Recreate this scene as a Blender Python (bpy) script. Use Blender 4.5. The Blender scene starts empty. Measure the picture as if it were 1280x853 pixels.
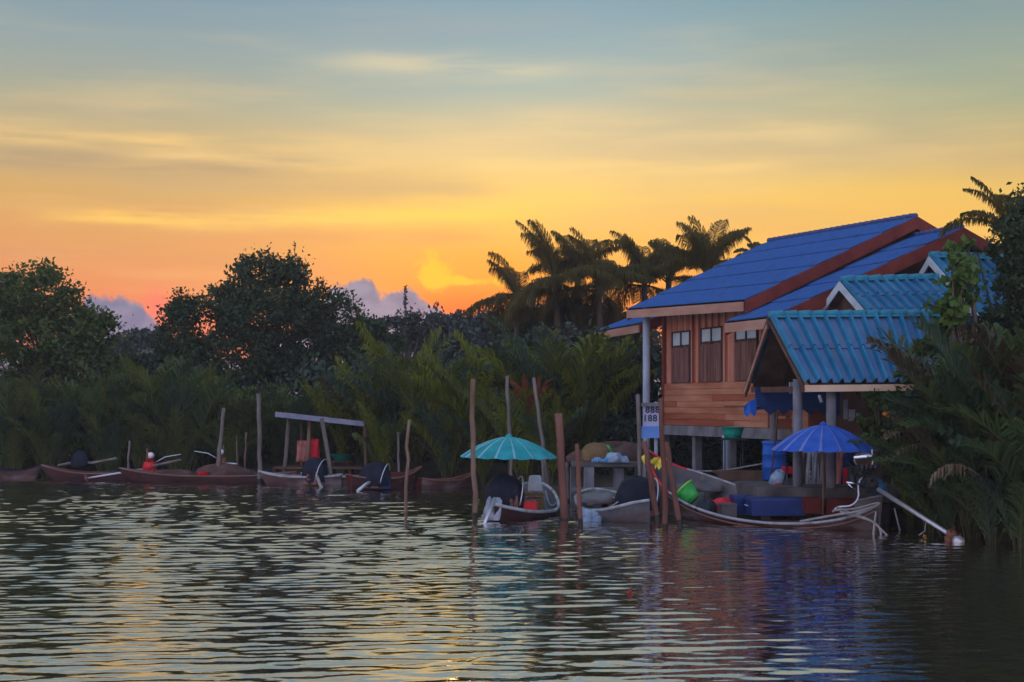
import bpy, math, random
import numpy as np
from mathutils import Vector, Matrix
SC = bpy.context.scene
COL = SC.collection
F = 1778.0; H0 = 505.0; CH = 2.85          # focal (px of the 1280 photo), horizon row, camera height in metres

# ------------------------------------------------------------------ camera
cam = bpy.data.cameras.new('camera'); camo = bpy.data.objects.new('camera', cam); COL.objects.link(camo)
camo.location = (0, 0, CH); camo.rotation_euler = (math.radians(90), 0, 0)
cam.sensor_width = 36; cam.lens = 36*F/1280; cam.shift_y = (H0-426.5)/1280
cam.clip_start = 0.1; cam.clip_end = 6000
SC.camera = camo
SC.view_settings.view_transform = 'Standard'; SC.view_settings.look = 'None'
SC.cycles.adaptive_threshold = .02; SC.cycles.max_bounces = 5; SC.cycles.diffuse_bounces = 2; SC.cycles.glossy_bounces = 3; SC.cycles.transmission_bounces = 3
SC.view_settings.exposure = 0.2; SC.view_settings.gamma = 1.0; SC.view_settings.use_curve_mapping = False

def lin(c):
    return tuple(((x/255)/12.92 if x/255 <= .04045 else ((x/255+.055)/1.055)**2.4) for x in c)

# ------------------------------------------------------------------ world (dusk sky)
def AZ(px): return math.atan((px-640)/F)
def EL(py, px=640): return math.atan((H0-py)/math.hypot(F, px-640))
W = bpy.data.worlds.new('World'); SC.world = W; W.use_nodes = True
nt = W.node_tree; W.cycles.sampling_method = "NONE"; nt.nodes.clear()
def N(t, **k):
    n = nt.nodes.new(t)
    for a, b in k.items(): setattr(n, a, b)
    return n
def M(op, a, b=None, c=None):
    n = N('ShaderNodeMath', operation=op)
    for i, v in enumerate((a, b, c)):
        if v is None: continue
        if isinstance(v, (int, float)): n.inputs[i].default_value = v
        else: nt.links.new(v, n.inputs[i])
    return n.outputs[0]
def ADD(a, b): return M('ADD', a, b)
def SUB(a, b): return M('SUBTRACT', a, b)
def MUL(a, b): return M('MULTIPLY', a, b)
def SMOOTH(x, lo, hi):
    n = N('ShaderNodeMapRange', interpolation_type='SMOOTHSTEP')
    nt.links.new(x, n.inputs['Value']); n.inputs['From Min'].default_value = lo; n.inputs['From Max'].default_value = hi
    return n.outputs[0]
def GAUSS(x, mu, sd):
    t = MUL(SUB(x, mu), 1/sd); return M('EXPONENT', MUL(MUL(t, t), -1.0))
def MIX(f, a, b, mode='MIX'):
    n = N('ShaderNodeMix', data_type='RGBA', blend_type=mode)
    for s, v in ((n.inputs[0], f), (n.inputs[6], a), (n.inputs[7], b)):
        if isinstance(v, (int, float)): s.default_value = v
        elif isinstance(v, tuple): s.default_value = (*v, 1)
        else: nt.links.new(v, s)
    return n.outputs[2]
def RAMP(x, stops):
    n = N('ShaderNodeValToRGB'); r = n.color_ramp; nt.links.new(x, n.inputs[0])
    while len(r.elements) > 1: r.elements.remove(r.elements[-1])
    r.elements[0].position = stops[0][0]; r.elements[0].color = (*stops[0][1], 1)
    for p, c in stops[1:]:
        e = r.elements.new(p); e.color = (*c, 1)
    return n.outputs[0]
tc = N('ShaderNodeTexCoord'); sp = N('ShaderNodeSeparateXYZ'); nt.links.new(tc.outputs['Generated'], sp.inputs[0])
dx, dy, dz = sp.outputs
az = M('ARCTAN2', dx, dy); el = M('ARCSINE', dz)
def sky_noise(sa, se, scale, detail, off=0.0, rough=.55):
    c = N('ShaderNodeCombineXYZ'); nt.links.new(MUL(az, sa), c.inputs[0]); nt.links.new(MUL(el, se), c.inputs[1]); c.inputs[2].default_value = off
    n = N('ShaderNodeTexNoise'); n.inputs['Scale'].default_value = scale; n.inputs['Detail'].default_value = detail; n.inputs['Roughness'].default_value = rough
    nt.links.new(c.outputs[0], n.inputs['Vector']); return n.outputs['Fac']
wav = SUB(sky_noise(3, 14, 1.0, 4, 3.0), .5)
elw = ADD(el, MUL(wav, .022))
pos = MUL(ADD(elw, .05), 1/.65)
def st(rows, tail):
    out = [(0.0, lin(rows[-1][1]))]
    for y, c in reversed(rows): out.append(((EL(y)+.05)/.65, lin(c)))
    for e, c in tail: out.append(((e+.05)/.65, lin(c)))
    return out
tail = [(.34, (178, 174, 150)), (.42, (166, 166, 152)), (.59, (146, 152, 150))]
cen = RAMP(pos, st([(0, (126,156,170)), (70, (146,168,170)), (110, (165,178,166)), (150, (200,188,152)), (200, (226,194,132)), (250, (250,200,96)), (310, (254,178,66)), (360, (255,150,36)), (410, (255,110,18))], tail))
lef = RAMP(pos, st([(0, (118,146,162)), (70, (142,156,156)), (130, (162,162,140)), (190, (192,166,118)), (250, (206,160,94)), (310, (218,150,88)), (365, (228,136,84)), (410, (232,112,84))], tail))
rig = RAMP(pos, st([(0, (112,144,154)), (70, (138,156,146)), (140, (160,164,132)), (200, (202,174,112)), (250, (228,182,88)), (330, (238,180,78)), (410, (244,160,64))], tail))
wc = GAUSS(az, .035, .18); side = SMOOTH(az, -.08, .2)
base = MIX(wc, MIX(side, lef, rig), cen)
# broad soft mottling, thin high cloud
n1 = sky_noise(2.2, 11, 1.3, 5, 7.0)
base = MIX(MUL(SMOOTH(n1, .45, .75), .22), base, lin((150,140,140)))
n2 = sky_noise(4, 34, 1.2, 6, 1.5)
band = SMOOTH(el, .05, .25)
base = MIX(MUL(MUL(SMOOTH(n2, .46, .78), .22), SUB(1.0, SMOOTH(el, .2, .3))), base, lin((255,212,138)))
def streak(base, px0, px1, py, hpx, col, amt, slope=0.0, seed=0.0):
    a0, a1 = AZ(px0), AZ(px1)
    e = ADD(el, MUL(SUB(sky_noise(6, 10, 1.6, 5, 11+seed), .5), .016))
    e = SUB(e, MUL(SUB(az, (a0+a1)/2), slope))
    m = MUL(GAUSS(e, EL(py), hpx/F), MUL(SMOOTH(az, a0-.03, a0+.05), SUB(1.0, SMOOTH(az, a1-.05, a1+.02))))
    m = MUL(m, SMOOTH(sky_noise(7, 70, 1.0, 5, 20+seed), .3, .6))
    return MIX(MUL(m, amt), base, lin(col))
base = streak(base, 400, 720, 82, 12, (226,206,160), .55, -.02, 0)
base = streak(base, -100, 480, 188, 9, (240,196,120), .7, 0.02, 1)
base = streak(base, 60, 660, 274, 10, (255,204,92), .85, 0.03, 2)
base = streak(base, 640, 1100, 165, 16, (236,204,140), .5, -.05, 3)
base = streak(base, -50, 420, 212, 14, (160,140,118), .6, 0.02, 4)
base = streak(base, 380, 760, 40, 22, (150,160,165), .5, 0.0, 5)
base = streak(base, 150, 560, 205, 7, (238,198,128), .6, -.01, 7)
base = streak(base, 380, 700, 268, 7, (255,206,70), .7, .01, 8)
base = streak(base, 150, 640, 236, 14, (196,162,118), .55, 0.0, 9)
base = streak(base, 560, 1000, 210, 9, (248,208,128), .5, -.02, 10)
base = streak(base, 840, 1250, 130, 12, (176,172,138), .5, -.03, 12)
base = streak(base, 200, 640, 300, 10, (225,150,90), .6, 0.02, 6)
# sunset glow and lit puffs low over the trees
puff = SMOOTH(sky_noise(1, 1, 55, 4, 5.0), .3, .7)
def blob(px, py, rx, ry): return MUL(GAUSS(az, AZ(px), rx/F), GAUSS(el, EL(py), ry/F))
base = MIX(MUL(blob(610, 355, 150, 48), .75), base, lin((255,160,34)))
base = MIX(MUL(blob(600, 374, 110, 22), .9), base, lin((255,134,14)))
base = MIX(MUL(blob(580, 390, 75, 20), .97), base, lin((255,100,8)))
m = SMOOTH(ADD(ADD(blob(545, 336, 24, 24), blob(580, 352, 50, 8)), MUL(SUB(puff, .5), .7)), .36, .85)
base = MIX(MUL(m, .9), base, lin((255,190,20)))
base = MIX(MUL(blob(197, 388, 16, 20), .8), base, lin((250,108,98)))
# cumulus banks (blue grey) near the horizon
cr = N('ShaderNodeFloatCurve'); cu = cr.mapping.curves[0]
pr = [(-900,452),(-500,430),(-200,455),(60,440),(112,372),(140,376),(168,380),(186,392),(200,412),(212,440),(300,452),(395,400),(408,362),(430,357),(446,349),(466,350),(478,374),(490,366),(505,360),(522,362),(530,378),(548,386),(562,392),(600,402),(625,440),(760,470),(1500,440),(2200,470)]
def cx(px): return (AZ(px)+.9)/1.8
while len(cu.points) > 2: cu.points.remove(cu.points[1])
cu.points[0].location = (0, EL(pr[0][1])*4); cu.points[1].location = (1, EL(pr[-1][1])*4)
for px, py in pr: cu.points.new(cx(px), EL(py)*4)
for p in cu.points: p.handle_type = 'VECTOR'
cr.mapping.update(); nt.links.new(MUL(ADD(az, .9), 1/1.8), cr.inputs['Value'])
lump = ADD(MUL(SUB(sky_noise(1, 1.2, 85, 5, 9.0), .5), .014), MUL(SUB(sky_noise(1, 1, 260, 4, 2.0), .5), .006))
top = ADD(MUL(cr.outputs[0], .25), lump)
d = SUB(top, el)
front = SMOOTH(dy, .2, .5)
cm = MUL(SMOOTH(d, -.0016, .0024), front)
rim = MUL(SMOOTH(d, -.0005, .001), SUB(1.0, SMOOTH(d, .001, .004)))
ccol = MIX(SMOOTH(sky_noise(1, 1.4, 60, 5, 4.0), .35, .65), lin((90,108,150)), lin((124,130,164)))
ccol = MIX(MUL(rim, .25), ccol, lin((206,142,128)))
base = MIX(MUL(cm, .93), base, ccol)
# unseen dusk half of the sky behind the camera, brightened to light the scene
back = RAMP(MUL(ADD(el, .1), 1/1.7), [(0, lin((128,112,118))), (.12, lin((176,150,150))), (.3, lin((150,152,176))), (.6, lin((100,128,166))), (1, lin((70,104,150)))])
bk2 = N('ShaderNodeMix', data_type='RGBA', blend_type='MULTIPLY'); bk2.inputs[0].default_value = 1.0; nt.links.new(back, bk2.inputs[6]); bk2.inputs[7].default_value = (2.75, 2.75, 2.8, 1)
base = MIX(SMOOTH(dy, -.35, .45), bk2.outputs[2], base)
hs = N('ShaderNodeHueSaturation'); hs.inputs['Saturation'].default_value = .98; nt.links.new(base, hs.inputs['Color']); base = hs.outputs[0]
ns = N('ShaderNodeTexSky', sky_type='NISHITA'); ns.sun_disc = False
ns.sun_elevation = math.radians(4.0); ns.sun_rotation = math.radians(-2.0)
nk = N('ShaderNodeMix', data_type='RGBA', blend_type='ADD'); nk.inputs[0].default_value = 0.003
nt.links.new(base, nk.inputs[6]); nt.links.new(ns.outputs[0], nk.inputs[7])
bg = N('ShaderNodeBackground'); nt.links.new(nk.outputs[2], bg.inputs[0]); bg.inputs[1].default_value = 1.0
wo = N('ShaderNodeOutputWorld'); nt.links.new(bg.outputs[0], wo.inputs[0])
# ------------------------------------------------------------------ sun, low behind the trees and veiled by cloud
sl = bpy.data.lights.new('sun', 'SUN'); sl.energy = 0.35; sl.angle = math.radians(6); sl.color = (1, .55, .25)
so = bpy.data.objects.new('sun', sl); COL.objects.link(so)
so.rotation_euler = Vector((math.sin(AZ(578)), math.cos(AZ(578)), math.tan(math.radians(4)))).to_track_quat('Z', 'Y').to_euler()

# ------------------------------------------------------------------ helpers
def at(px, py, Y): return np.array([(px-640)/F*Y, Y, CH+(H0-py)/F*Y])
def wy(py): return CH*F/(py-H0)          # distance of the water surface seen at photo row py
RNG = np.random.default_rng(7)
random.seed(7)

class MB:
    def __init__(s): s.v = []; s.f = []; s.n = 0; s.mi = []; s.m = 0; s.smooth = []
    def add(s, vs, fs, smooth=False):
        vs = [tuple(map(float, v)) for v in vs]
        s.v += vs; s.f += [tuple(int(i)+s.n for i in f) for f in fs]; s.n += len(vs)
        s.mi += [s.m]*len(fs); s.smooth += [smooth]*len(fs); return s
    def box(s, c, size, rz=0.0, tilt=None, taper=1.0):
        hx, hy, hz = [q/2 for q in size]; P = []
        for z in (-1, 1):
            k = taper if z > 0 else 1
            for x, y in ((-1,-1),(1,-1),(1,1),(-1,1)): P.append(Vector((x*hx*k, y*hy*k, z*hz)))
        R = Matrix.Rotation(rz, 3, 'Z')
        if tilt is not None: R = R @ tilt
        return s.add([Vector(c)+R@p for p in P], [(0,3,2,1),(4,5,6,7),(0,1,5,4),(1,2,6,5),(2,3,7,6),(3,0,4,7)])
    def tube(s, pts, r, n=8, caps=True, rough=0.0):
        pts = [Vector(p) for p in pts]
        if np.isscalar(r): r = [r]*len(pts)
        vs = []; 
        d0 = (pts[1]-pts[0]).normalized(); a = d0.cross(Vector((0,0,1)))
        if a.length < .1: a = d0.cross(Vector((1,0,0)))
        a.normalize()
        for i, p in enumerate(pts):
            d = (pts[min(i+1, len(pts)-1)]-pts[max(i-1, 0)]).normalized()
            a = (a-d*a.dot(d)).normalized(); b = d.cross(a)
            for k in range(n):
                t = 2*math.pi*k/n; rr = r[i]*(1+(random.uniform(-rough, rough) if rough else 0))
                vs.append(p+a*(rr*math.cos(t))+b*(rr*math.sin(t)))
        fs = []
        for i in range(len(pts)-1):
            for k in range(n):
                k2 = (k+1) % n; fs.append((i*n+k, i*n+k2, (i+1)*n+k2, (i+1)*n+k))
        s.add(vs, fs, True)
        if caps:
            b0 = s.n-len(vs)
            s.f += [tuple(b0+k for k in reversed(range(n))), tuple(b0+(len(pts)-1)*n+k for k in range(n))]
            s.mi += [s.m]*2; s.smooth += [False]*2
        return s
    def lathe(s, c, prof, n=16, ax=None, smooth=True):
        vs = []; R = Matrix.Identity(3) if ax is None else Vector(ax).normalized().to_track_quat('Z', 'Y').to_matrix()
        for r, z in prof:
            for k in range(n):
                t = 2*math.pi*k/n; vs.append(Vector(c)+R@Vector((r*math.cos(t), r*math.sin(t), z)))
        fs = [(i*n+k, i*n+(k+1) % n, (i+1)*n+(k+1) % n, (i+1)*n+k) for i in range(len(prof)-1) for k in range(n)]
        return s.add(vs, fs, smooth)
    def beam(s, a, b, w, h, up=(0,0,1)):
        """bar from a to b; a, b are the middle of its top edge line"""
        a = Vector(a); b = Vector(b); d = (b-a).normalized(); sd = d.cross(Vector(up)).normalized()*(w/2); dn = Vector((0,0,-h))
        P = [a-sd, a+sd, a+sd+dn, a-sd+dn, b-sd, b+sd, b+sd+dn, b-sd+dn]
        return s.add(P, [(0,1,2,3),(7,6,5,4),(0,4,5,1),(1,5,6,2),(2,6,7,3),(3,7,4,0)])
    def grid(s, G, thick=None, smooth=False):
        nu, nv = G.shape[:2]; vs = list(G.reshape(-1, 3)); idx = lambda i, j: i*nv+j
        fs = [(idx(i,j), idx(i+1,j), idx(i+1,j+1), idx(i,j+1)) for i in range(nu-1) for j in range(nv-1)]
        if thick is not None:
            m = len(vs); vs2 = [np.array(v)-np.array(thick) for v in vs]
            fs2 = [tuple(m+q for q in reversed(f)) for f in fs]
            rim = [idx(i,0) for i in range(nu)]+[idx(nu-1,j) for j in range(1,nv)]+[idx(i,nv-1) for i in range(nu-2,-1,-1)]+[idx(0,j) for j in range(nv-2,0,-1)]
            fr = [(rim[k], rim[k]+m, rim[(k+1) % len(rim)]+m, rim[(k+1) % len(rim)]) for k in range(len(rim))]
            return s.add(vs+vs2, fs+fs2+fr, smooth)
        return s.add(vs, fs, smooth)
    def build(s, name, mats, parent=None, label=None, cat=None, group=None, kind=None):
        me = bpy.data.meshes.new(name); off = Vector((0,0,0))
        if parent is not None and parent.get('_w') is not None: off = Vector(parent['_w'])
        me.from_pydata([(v[0]-off.x, v[1]-off.y, v[2]-off.z) for v in s.v], [], s.f)
        if not isinstance(mats, (list, tuple)): mats = [mats]
        for m in mats: me.materials.append(m)
        me.polygons.foreach_set('material_index', s.mi); me.polygons.foreach_set('use_smooth', s.smooth); me.update()
        o = bpy.data.objects.new(name, me); COL.objects.link(o)
        if parent is not None:
            o.parent = parent; o['_w'] = (off.x, off.y, off.z)
            if label: o['label'] = label
        else: tag(o, label, cat, group, kind)
        return o
def tag(o, label=None, cat=None, group=None, kind=None):
    if label: o['label'] = label
    if cat: o['category'] = cat
    if group: o['group'] = group
    if kind: o['kind'] = kind
def thing(name, label, cat, loc, group=None):
    o = bpy.data.objects.new(name, None); COL.objects.link(o); o.empty_display_size = .2
    o.location = tuple(map(float, loc)); o['_w'] = tuple(map(float, loc)); tag(o, label, cat, group); return o
def copy_tree(o, parent=None):
    c = o.copy(); COL.objects.link(c); c.parent = parent
    for ch in [q for q in list(COL.objects) if q.parent == o]: copy_tree(ch, c)
    return c
def npmesh(name, V, Q, mats, parent=None, mi=None, **k):
    me = bpy.data.meshes.new(name); V = np.asarray(V, np.float32); Q = np.asarray(Q, np.int32)
    if parent is not None and parent.get('_w') is not None: V = V-np.array(parent['_w'][:], np.float32)
    me.vertices.add(len(V)); me.vertices.foreach_set('co', V.ravel())
    n, w = Q.shape; me.loops.add(n*w); me.loops.foreach_set('vertex_index', Q.ravel())
    me.polygons.add(n); me.polygons.foreach_set('loop_start', np.arange(0, n*w, w, dtype=np.int32))
    try: me.polygons.foreach_set('loop_total', np.full(n, w, np.int32))
    except Exception: pass
    if not isinstance(mats, (list, tuple)): mats = [mats]
    for m in mats: me.materials.append(m)
    if mi is not None: me.polygons.foreach_set('material_index', np.asarray(mi, np.int32))
    me.update(calc_edges=True); me.validate()
    o = bpy.data.objects.new(name, me); COL.objects.link(o)
    if parent is not None:
        o.parent = parent; o['_w'] = tuple(parent['_w'][:]) if parent.get('_w') is not None else (0,0,0)
    tag(o, **k); return o

# ------------------------------------------------------------------ materials
def mat(name, col, rough=.6, col2=None, scale=3.0, stretch=(1,1,1), metal=0.0, bump=0.0, bscale=20.0, spec=.22, island=0.0, trans=0.0, coords='Object', detail=5, grime=None):
    m = bpy.data.materials.new(name); m.use_nodes = True; t = m.node_tree; L = t.links
    b = t.nodes['Principled BSDF']; b.inputs['Roughness'].default_value = rough; b.inputs['Metallic'].default_value = metal
    b.inputs['Specular IOR Level'].default_value = spec; b.inputs['Base Color'].default_value = (*col, 1)
    tcn = t.nodes.new('ShaderNodeTexCoord'); mp = t.nodes.new('ShaderNodeMapping'); mp.inputs['Scale'].default_value = stretch
    L.new(tcn.outputs[coords], mp.inputs[0])
    cur = None
    if col2 is not None:
        nz = t.nodes.new('ShaderNodeTexNoise'); nz.inputs['Scale'].default_value = scale; nz.inputs['Detail'].default_value = detail
        L.new(mp.outputs[0], nz.inputs['Vector'])
        mr = t.nodes.new('ShaderNodeMapRange'); mr.inputs['From Min'].default_value = .32; mr.inputs['From Max'].default_value = .68
        L.new(nz.outputs['Fac'], mr.inputs['Value']); fac = mr.outputs[0]
        if island:
            g = t.nodes.new('ShaderNodeNewGeometry'); mx = t.nodes.new('ShaderNodeMix'); mx.data_type = 'FLOAT'
            mx.inputs[0].default_value = island; L.new(fac, mx.inputs[2]); L.new(g.outputs['Random Per Island'], mx.inputs[3]); fac = mx.outputs[0]
        x = t.nodes.new('ShaderNodeMix'); x.data_type = 'RGBA'; L.new(fac, x.inputs[0])
        x.inputs[6].default_value = (*col, 1); x.inputs[7].default_value = (*col2, 1); cur = x.outputs[2]
        if grime is not None:
            n3 = t.nodes.new('ShaderNodeTexNoise'); n3.inputs['Scale'].default_value = grime[1]; n3.inputs['Detail'].default_value = 8
            L.new(mp.outputs[0], n3.inputs['Vector'])
            m3 = t.nodes.new('ShaderNodeMapRange'); m3.inputs['From Min'].default_value = .5; m3.inputs['From Max'].default_value = .72; m3.inputs['To Max'].default_value = grime[2]
            L.new(n3.outputs['Fac'], m3.inputs['Value'])
            x3 = t.nodes.new('ShaderNodeMix'); x3.data_type = 'RGBA'; L.new(m3.outputs[0], x3.inputs[0]); L.new(cur, x3.inputs[6]); x3.inputs[7].default_value = (*grime[0], 1); cur = x3.outputs[2]
        L.new(cur, b.inputs['Base Color'])
    if bump:
        nb = t.nodes.new('ShaderNodeTexNoise'); nb.inputs['Scale'].default_value = bscale; nb.inputs['Detail'].default_value = 6
        L.new(mp.outputs[0], nb.inputs['Vector']); bp = t.nodes.new('ShaderNodeBump'); bp.inputs['Strength'].default_value = bump; bp.inputs['Distance'].default_value = .03
        L.new(nb.outputs['Fac'], bp.inputs['Height']); L.new(bp.outputs[0], b.inputs['Normal'])
    if trans:
        tr = t.nodes.new('ShaderNodeBsdfTranslucent'); ms = t.nodes.new('ShaderNodeMixShader'); ms.inputs[0].default_value = trans
        if cur is not None: L.new(cur, tr.inputs['Color'])
        else: tr.inputs['Color'].default_value = (*col, 1)
        L.new(b.outputs[0], ms.inputs[1]); L.new(tr.outputs[0], ms.inputs[2]); L.new(ms.outputs[0], t.nodes['Material Output'].inputs[0])
    return m
def leafm(name, a, b, trans=.35, isl=.6, scale=.6): return mat(name, a, .55, b, scale, island=isl, trans=trans, spec=.25)
M_ = {}
M_['leaf_dark'] = leafm('dark foliage', (.022,.042,.018), (.075,.11,.045))
M_['leaf_deep'] = leafm('deep foliage', (.018,.032,.022), (.055,.08,.045), 0)
M_['leaf_mid'] = leafm('mid foliage', (.035,.065,.016), (.12,.17,.04))
M_['leaf_far'] = leafm('distant foliage', (.03,.04,.04), (.06,.08,.06), 0)
M_['leaf_bright'] = leafm('young broad leaves', (.05,.11,.02), (.14,.22,.04))
M_['nipa_dark'] = leafm('dark nipa leaflets', (.035,.065,.02), (.10,.14,.035))
M_['nipa_lime'] = leafm('yellow green nipa leaflets', (.085,.12,.012), (.25,.26,.022), .45)
M_['nipa_olive'] = leafm('olive nipa leaflets', (.06,.09,.02), (.16,.18,.035), .4)
M_['nipa_blue'] = leafm('dull blue green leaflets', (.03,.06,.035), (.08,.12,.06), .35)
M_['nipa_right'] = leafm('near nipa leaflets', (.035,.06,.016), (.11,.14,.03), .4)
M_['coco'] = leafm('coconut palm leaflets', (.08,.065,.014), (.22,.17,.04), .6)
M_['dead'] = leafm('dry frond leaflets', (.16,.11,.06), (.3,.22,.14), .2)
M_['dead_dim'] = leafm('brown dead nipa leaflets', (.04,.032,.014), (.09,.07,.03), .2)
M_['red_leaf'] = leafm('reddish frond', (.25,.05,.02), (.35,.12,.05), .3)
M_['orange_leaf'] = leafm('orange leaf', (.7,.22,.02), (.8,.35,.04), .3)
M_['bark'] = mat('bark', (.06,.045,.035), .9, (.12,.10,.08), 4, (1,1,.3), bump=.5)
M_['rachis'] = mat('frond stalk', (.06,.06,.02), .7, (.12,.11,.05), 3)
M_['mud'] = mat('river bank mud', (.035,.025,.018), .8, (.07,.055,.04), 1.2, bump=.6, bscale=6)
M_['blue_roof'] = mat('blue painted roof tiles', (.024,.088,.27), .7, (.04,.13,.35), 2.2, bump=.25, bscale=25, grime=((.03,.045,.10), 2.2, .75))
M_['teal_roof'] = mat('turquoise roof sheets', (.010,.12,.24), .5, (.03,.21,.36), 1.6, bump=.2, bscale=18)
M_['teal_flat'] = mat('weathered flats of the turquoise sheets', (.045,.13,.25), .6, (.11,.18,.30), 1.6, bump=.2, bscale=18, grime=((.14,.12,.13), 2.1, .6))
M_['teal_cap'] = mat('turquoise ridge cap', (.02,.19,.27), .5, (.035,.25,.33), 4)
M_['blue_cap'] = mat('blue grey ridge tile', (.035,.07,.22), .6, (.08,.11,.24), 5)
M_['red_board'] = mat('dark red painted board', (.13,.020,.014), .6, (.20,.036,.025), 2.5, bump=.2)
M_['pink_board'] = mat('faded pink brown board', (.36,.19,.14), .65, (.48,.28,.21), 2.0, (.4,.4,2), bump=.2)
M_['white_board'] = mat('pale painted board', (.38,.48,.54), .6, (.52,.60,.64), 3, grime=((.3,.34,.36), 4, .5))
M_['cream_board'] = mat('cream board', (.70,.45,.28), .6, (.80,.58,.4), 3)
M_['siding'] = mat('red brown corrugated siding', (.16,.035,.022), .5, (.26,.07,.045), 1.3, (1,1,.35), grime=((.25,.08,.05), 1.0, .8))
M_['siding_lit'] = mat('lit siding ridges', (.42,.16,.10), .5, (.56,.25,.17), 1.3, (1,1,.35))
M_['plank'] = mat('varnished orange brown planks', (.27,.068,.034), .5, (.42,.15,.08), 1.1, (.5,.5,3.5), bump=.25, bscale=14, grime=((.32,.07,.035), .55, .85))
M_['plank_glare'] = mat('varnished planks with painted glare', (.35,.12,.065), .5, (.52,.25,.15), 1.3, (.5,.5,3.0), bump=.25, bscale=14, grime=((.5,.2,.1), .6, .5))
M_['shutter'] = mat('weathered shutter boards', (.10,.045,.035), .7, (.24,.12,.10), 2.2, (5,5,.5), bump=.4, bscale=12)
M_['dark_wood'] = mat('dark wood', (.07,.035,.025), .75, (.14,.08,.055), 3, (1,1,.3), bump=.4)
M_['frame'] = mat('window frame', (.05,.04,.045), .6)
M_['glass'] = mat('window glass', (.30,.42,.50), .3, (.5,.62,.68), 1.2, spec=.6)
M_['concrete'] = mat('stained concrete', (.12,.125,.14), .85, (.24,.245,.27), 2.5, (1,1,.6), bump=.3, grime=((.08,.07,.07), 2, .7))
M_['deckm'] = mat('dark stained concrete', (.07,.065,.065), .85, (.15,.14,.135), 1.6, bump=.4, grime=((.03,.025,.022), 1.2, .8))
M_['white_post'] = mat('whitewashed post', (.30,.36,.46), .7, (.42,.48,.55), 2, (1,1,.4), grime=((.2,.2,.22), 3, .6))
M_['pole_grey'] = mat('weathered grey pole', (.11,.092,.08), .85, (.23,.20,.18), 2.5, (1,1,.35), bump=.5, grime=((.07,.05,.04), 1.5, .6))
M_['pole_red'] = mat('reddish timber pole', (.12,.048,.034), .85, (.21,.095,.07), 2.0, (1,1,.35), bump=.5, grime=((.06,.03,.025), 1.5, .7))
M_['pole_brown'] = mat('brown pole', (.12,.07,.045), .85, (.24,.16,.11), 2.5, (1,1,.35), bump=.5)
M_['wet'] = mat('wet dark timber', (.02,.018,.017), .35, (.04,.03,.025), 6)
M_['hull_dark'] = mat('dark stained hull', (.055,.025,.022), .45, (.12,.06,.05), 1.6, (1,1,2.5), bump=.3, grime=((.28,.24,.22), 1.1, .6))
M_['hull_grey'] = mat('grey painted hull', (.07,.07,.075), .6, (.16,.16,.17), 1.4, (1,1,2), bump=.3, grime=((.10,.045,.035), 1.3, .9))
M_['hull_red'] = mat('red brown hull', (.028,.009,.008), .6, (.06,.022,.018), 1.4, (1,1,2), bump=.3)
M_['hull_in'] = mat('boat interior paint', (.09,.085,.09), .6, (.20,.195,.195), 1.5, grime=((.12,.06,.05), 1.6, .8))
M_['rail'] = mat('worn white gunwale', (.26,.27,.29), .6, (.44,.46,.48), 2.5, grime=((.12,.06,.05), 3, .8))
M_['rail_b'] = mat('brown gunwale', (.16,.07,.055), .6, (.2,.11,.09), 2.5)
M_['red'] = mat('red plastic', (.55,.012,.03), .4, (.7,.03,.04), 4)
M_['maroon'] = mat('maroon paint', (.10,.014,.012), .5, (.16,.03,.022), 3)
M_['white'] = mat('white plastic', (.75,.76,.78), .4, (.85,.85,.85), 4)
M_['black'] = mat('black rubber', (.012,.013,.018), .5, (.03,.032,.042), 4)
M_['hood'] = mat('dark tarpaulin', (.008,.010,.020), .7, (.018,.02,.036), 3, bump=.5, bscale=6, spec=.15)
M_['blue_box'] = mat('blue cooler plastic', (.010,.028,.13), .38, (.016,.045,.18), 3, bump=.08)
M_['blue_umb'] = mat('blue umbrella cloth', (.025,.10,.48), .7, (.05,.16,.60), 3, trans=.25)
M_['blue_umb2'] = mat('pale blue umbrella seam', (.17,.22,.62), .7, (.24,.30,.68), 3, trans=.25)
M_['teal_umb'] = mat('teal umbrella cloth', (.015,.30,.33), .6, (.04,.42,.45), 3, trans=.25)
M_['teal_umb2'] = mat('pale teal umbrella seam', (.18,.52,.56), .6, (.34,.64,.66), 3, trans=.25)
M_['barrel'] = mat('blue barrel plastic', (.012,.10,.44), .4, (.02,.14,.55), 2)
M_['tarp_blue'] = mat('dark blue tarpaulin', (.005,.022,.085), .7, (.009,.035,.13), 2, bump=.5, bscale=4)
M_['azure'] = mat('azure plastic', (.02,.35,.75), .5, (.03,.42,.82), 2)
M_['green_t'] = mat('green tub', (.01,.30,.22), .45, (.02,.38,.28), 3)
M_['green_b'] = mat('bright green basket', (.02,.42,.08), .45, (.10,.60,.12), 5)
M_['lime'] = mat('lime sheen', (.35,.75,.10), .4)  # sheen on the basket rim given as plain colour
M_['yellow'] = mat('yellow cloth', (.82,.66,.04), .7, (.9,.78,.12), 8)
M_['steel'] = mat('galvanised steel', (.5,.52,.56), .38, (.62,.64,.66), 6, metal=.6)
M_['chrome'] = mat('chrome', (.75,.78,.8), .15, metal=1.0)
M_['engine'] = mat('greasy engine metal', (.02,.02,.022), .6, (.07,.065,.065), 8, metal=.2, bump=.6, bscale=18)
M_['engine_blue'] = mat('blue painted engine', (.03,.12,.28), .4, (.08,.22,.4), 6, bump=.5, bscale=14)
M_['engine_rust'] = mat('rusty engine casting', (.16,.06,.04), .7, (.25,.12,.08), 8, bump=.6)
M_['rope'] = mat('pale rope', (.24,.22,.21), .85, (.36,.33,.31), 12)
M_['tin'] = mat('lavender grey tin sheet', (.17,.18,.25), .6, (.26,.27,.35), 2, bump=.2)
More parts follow.
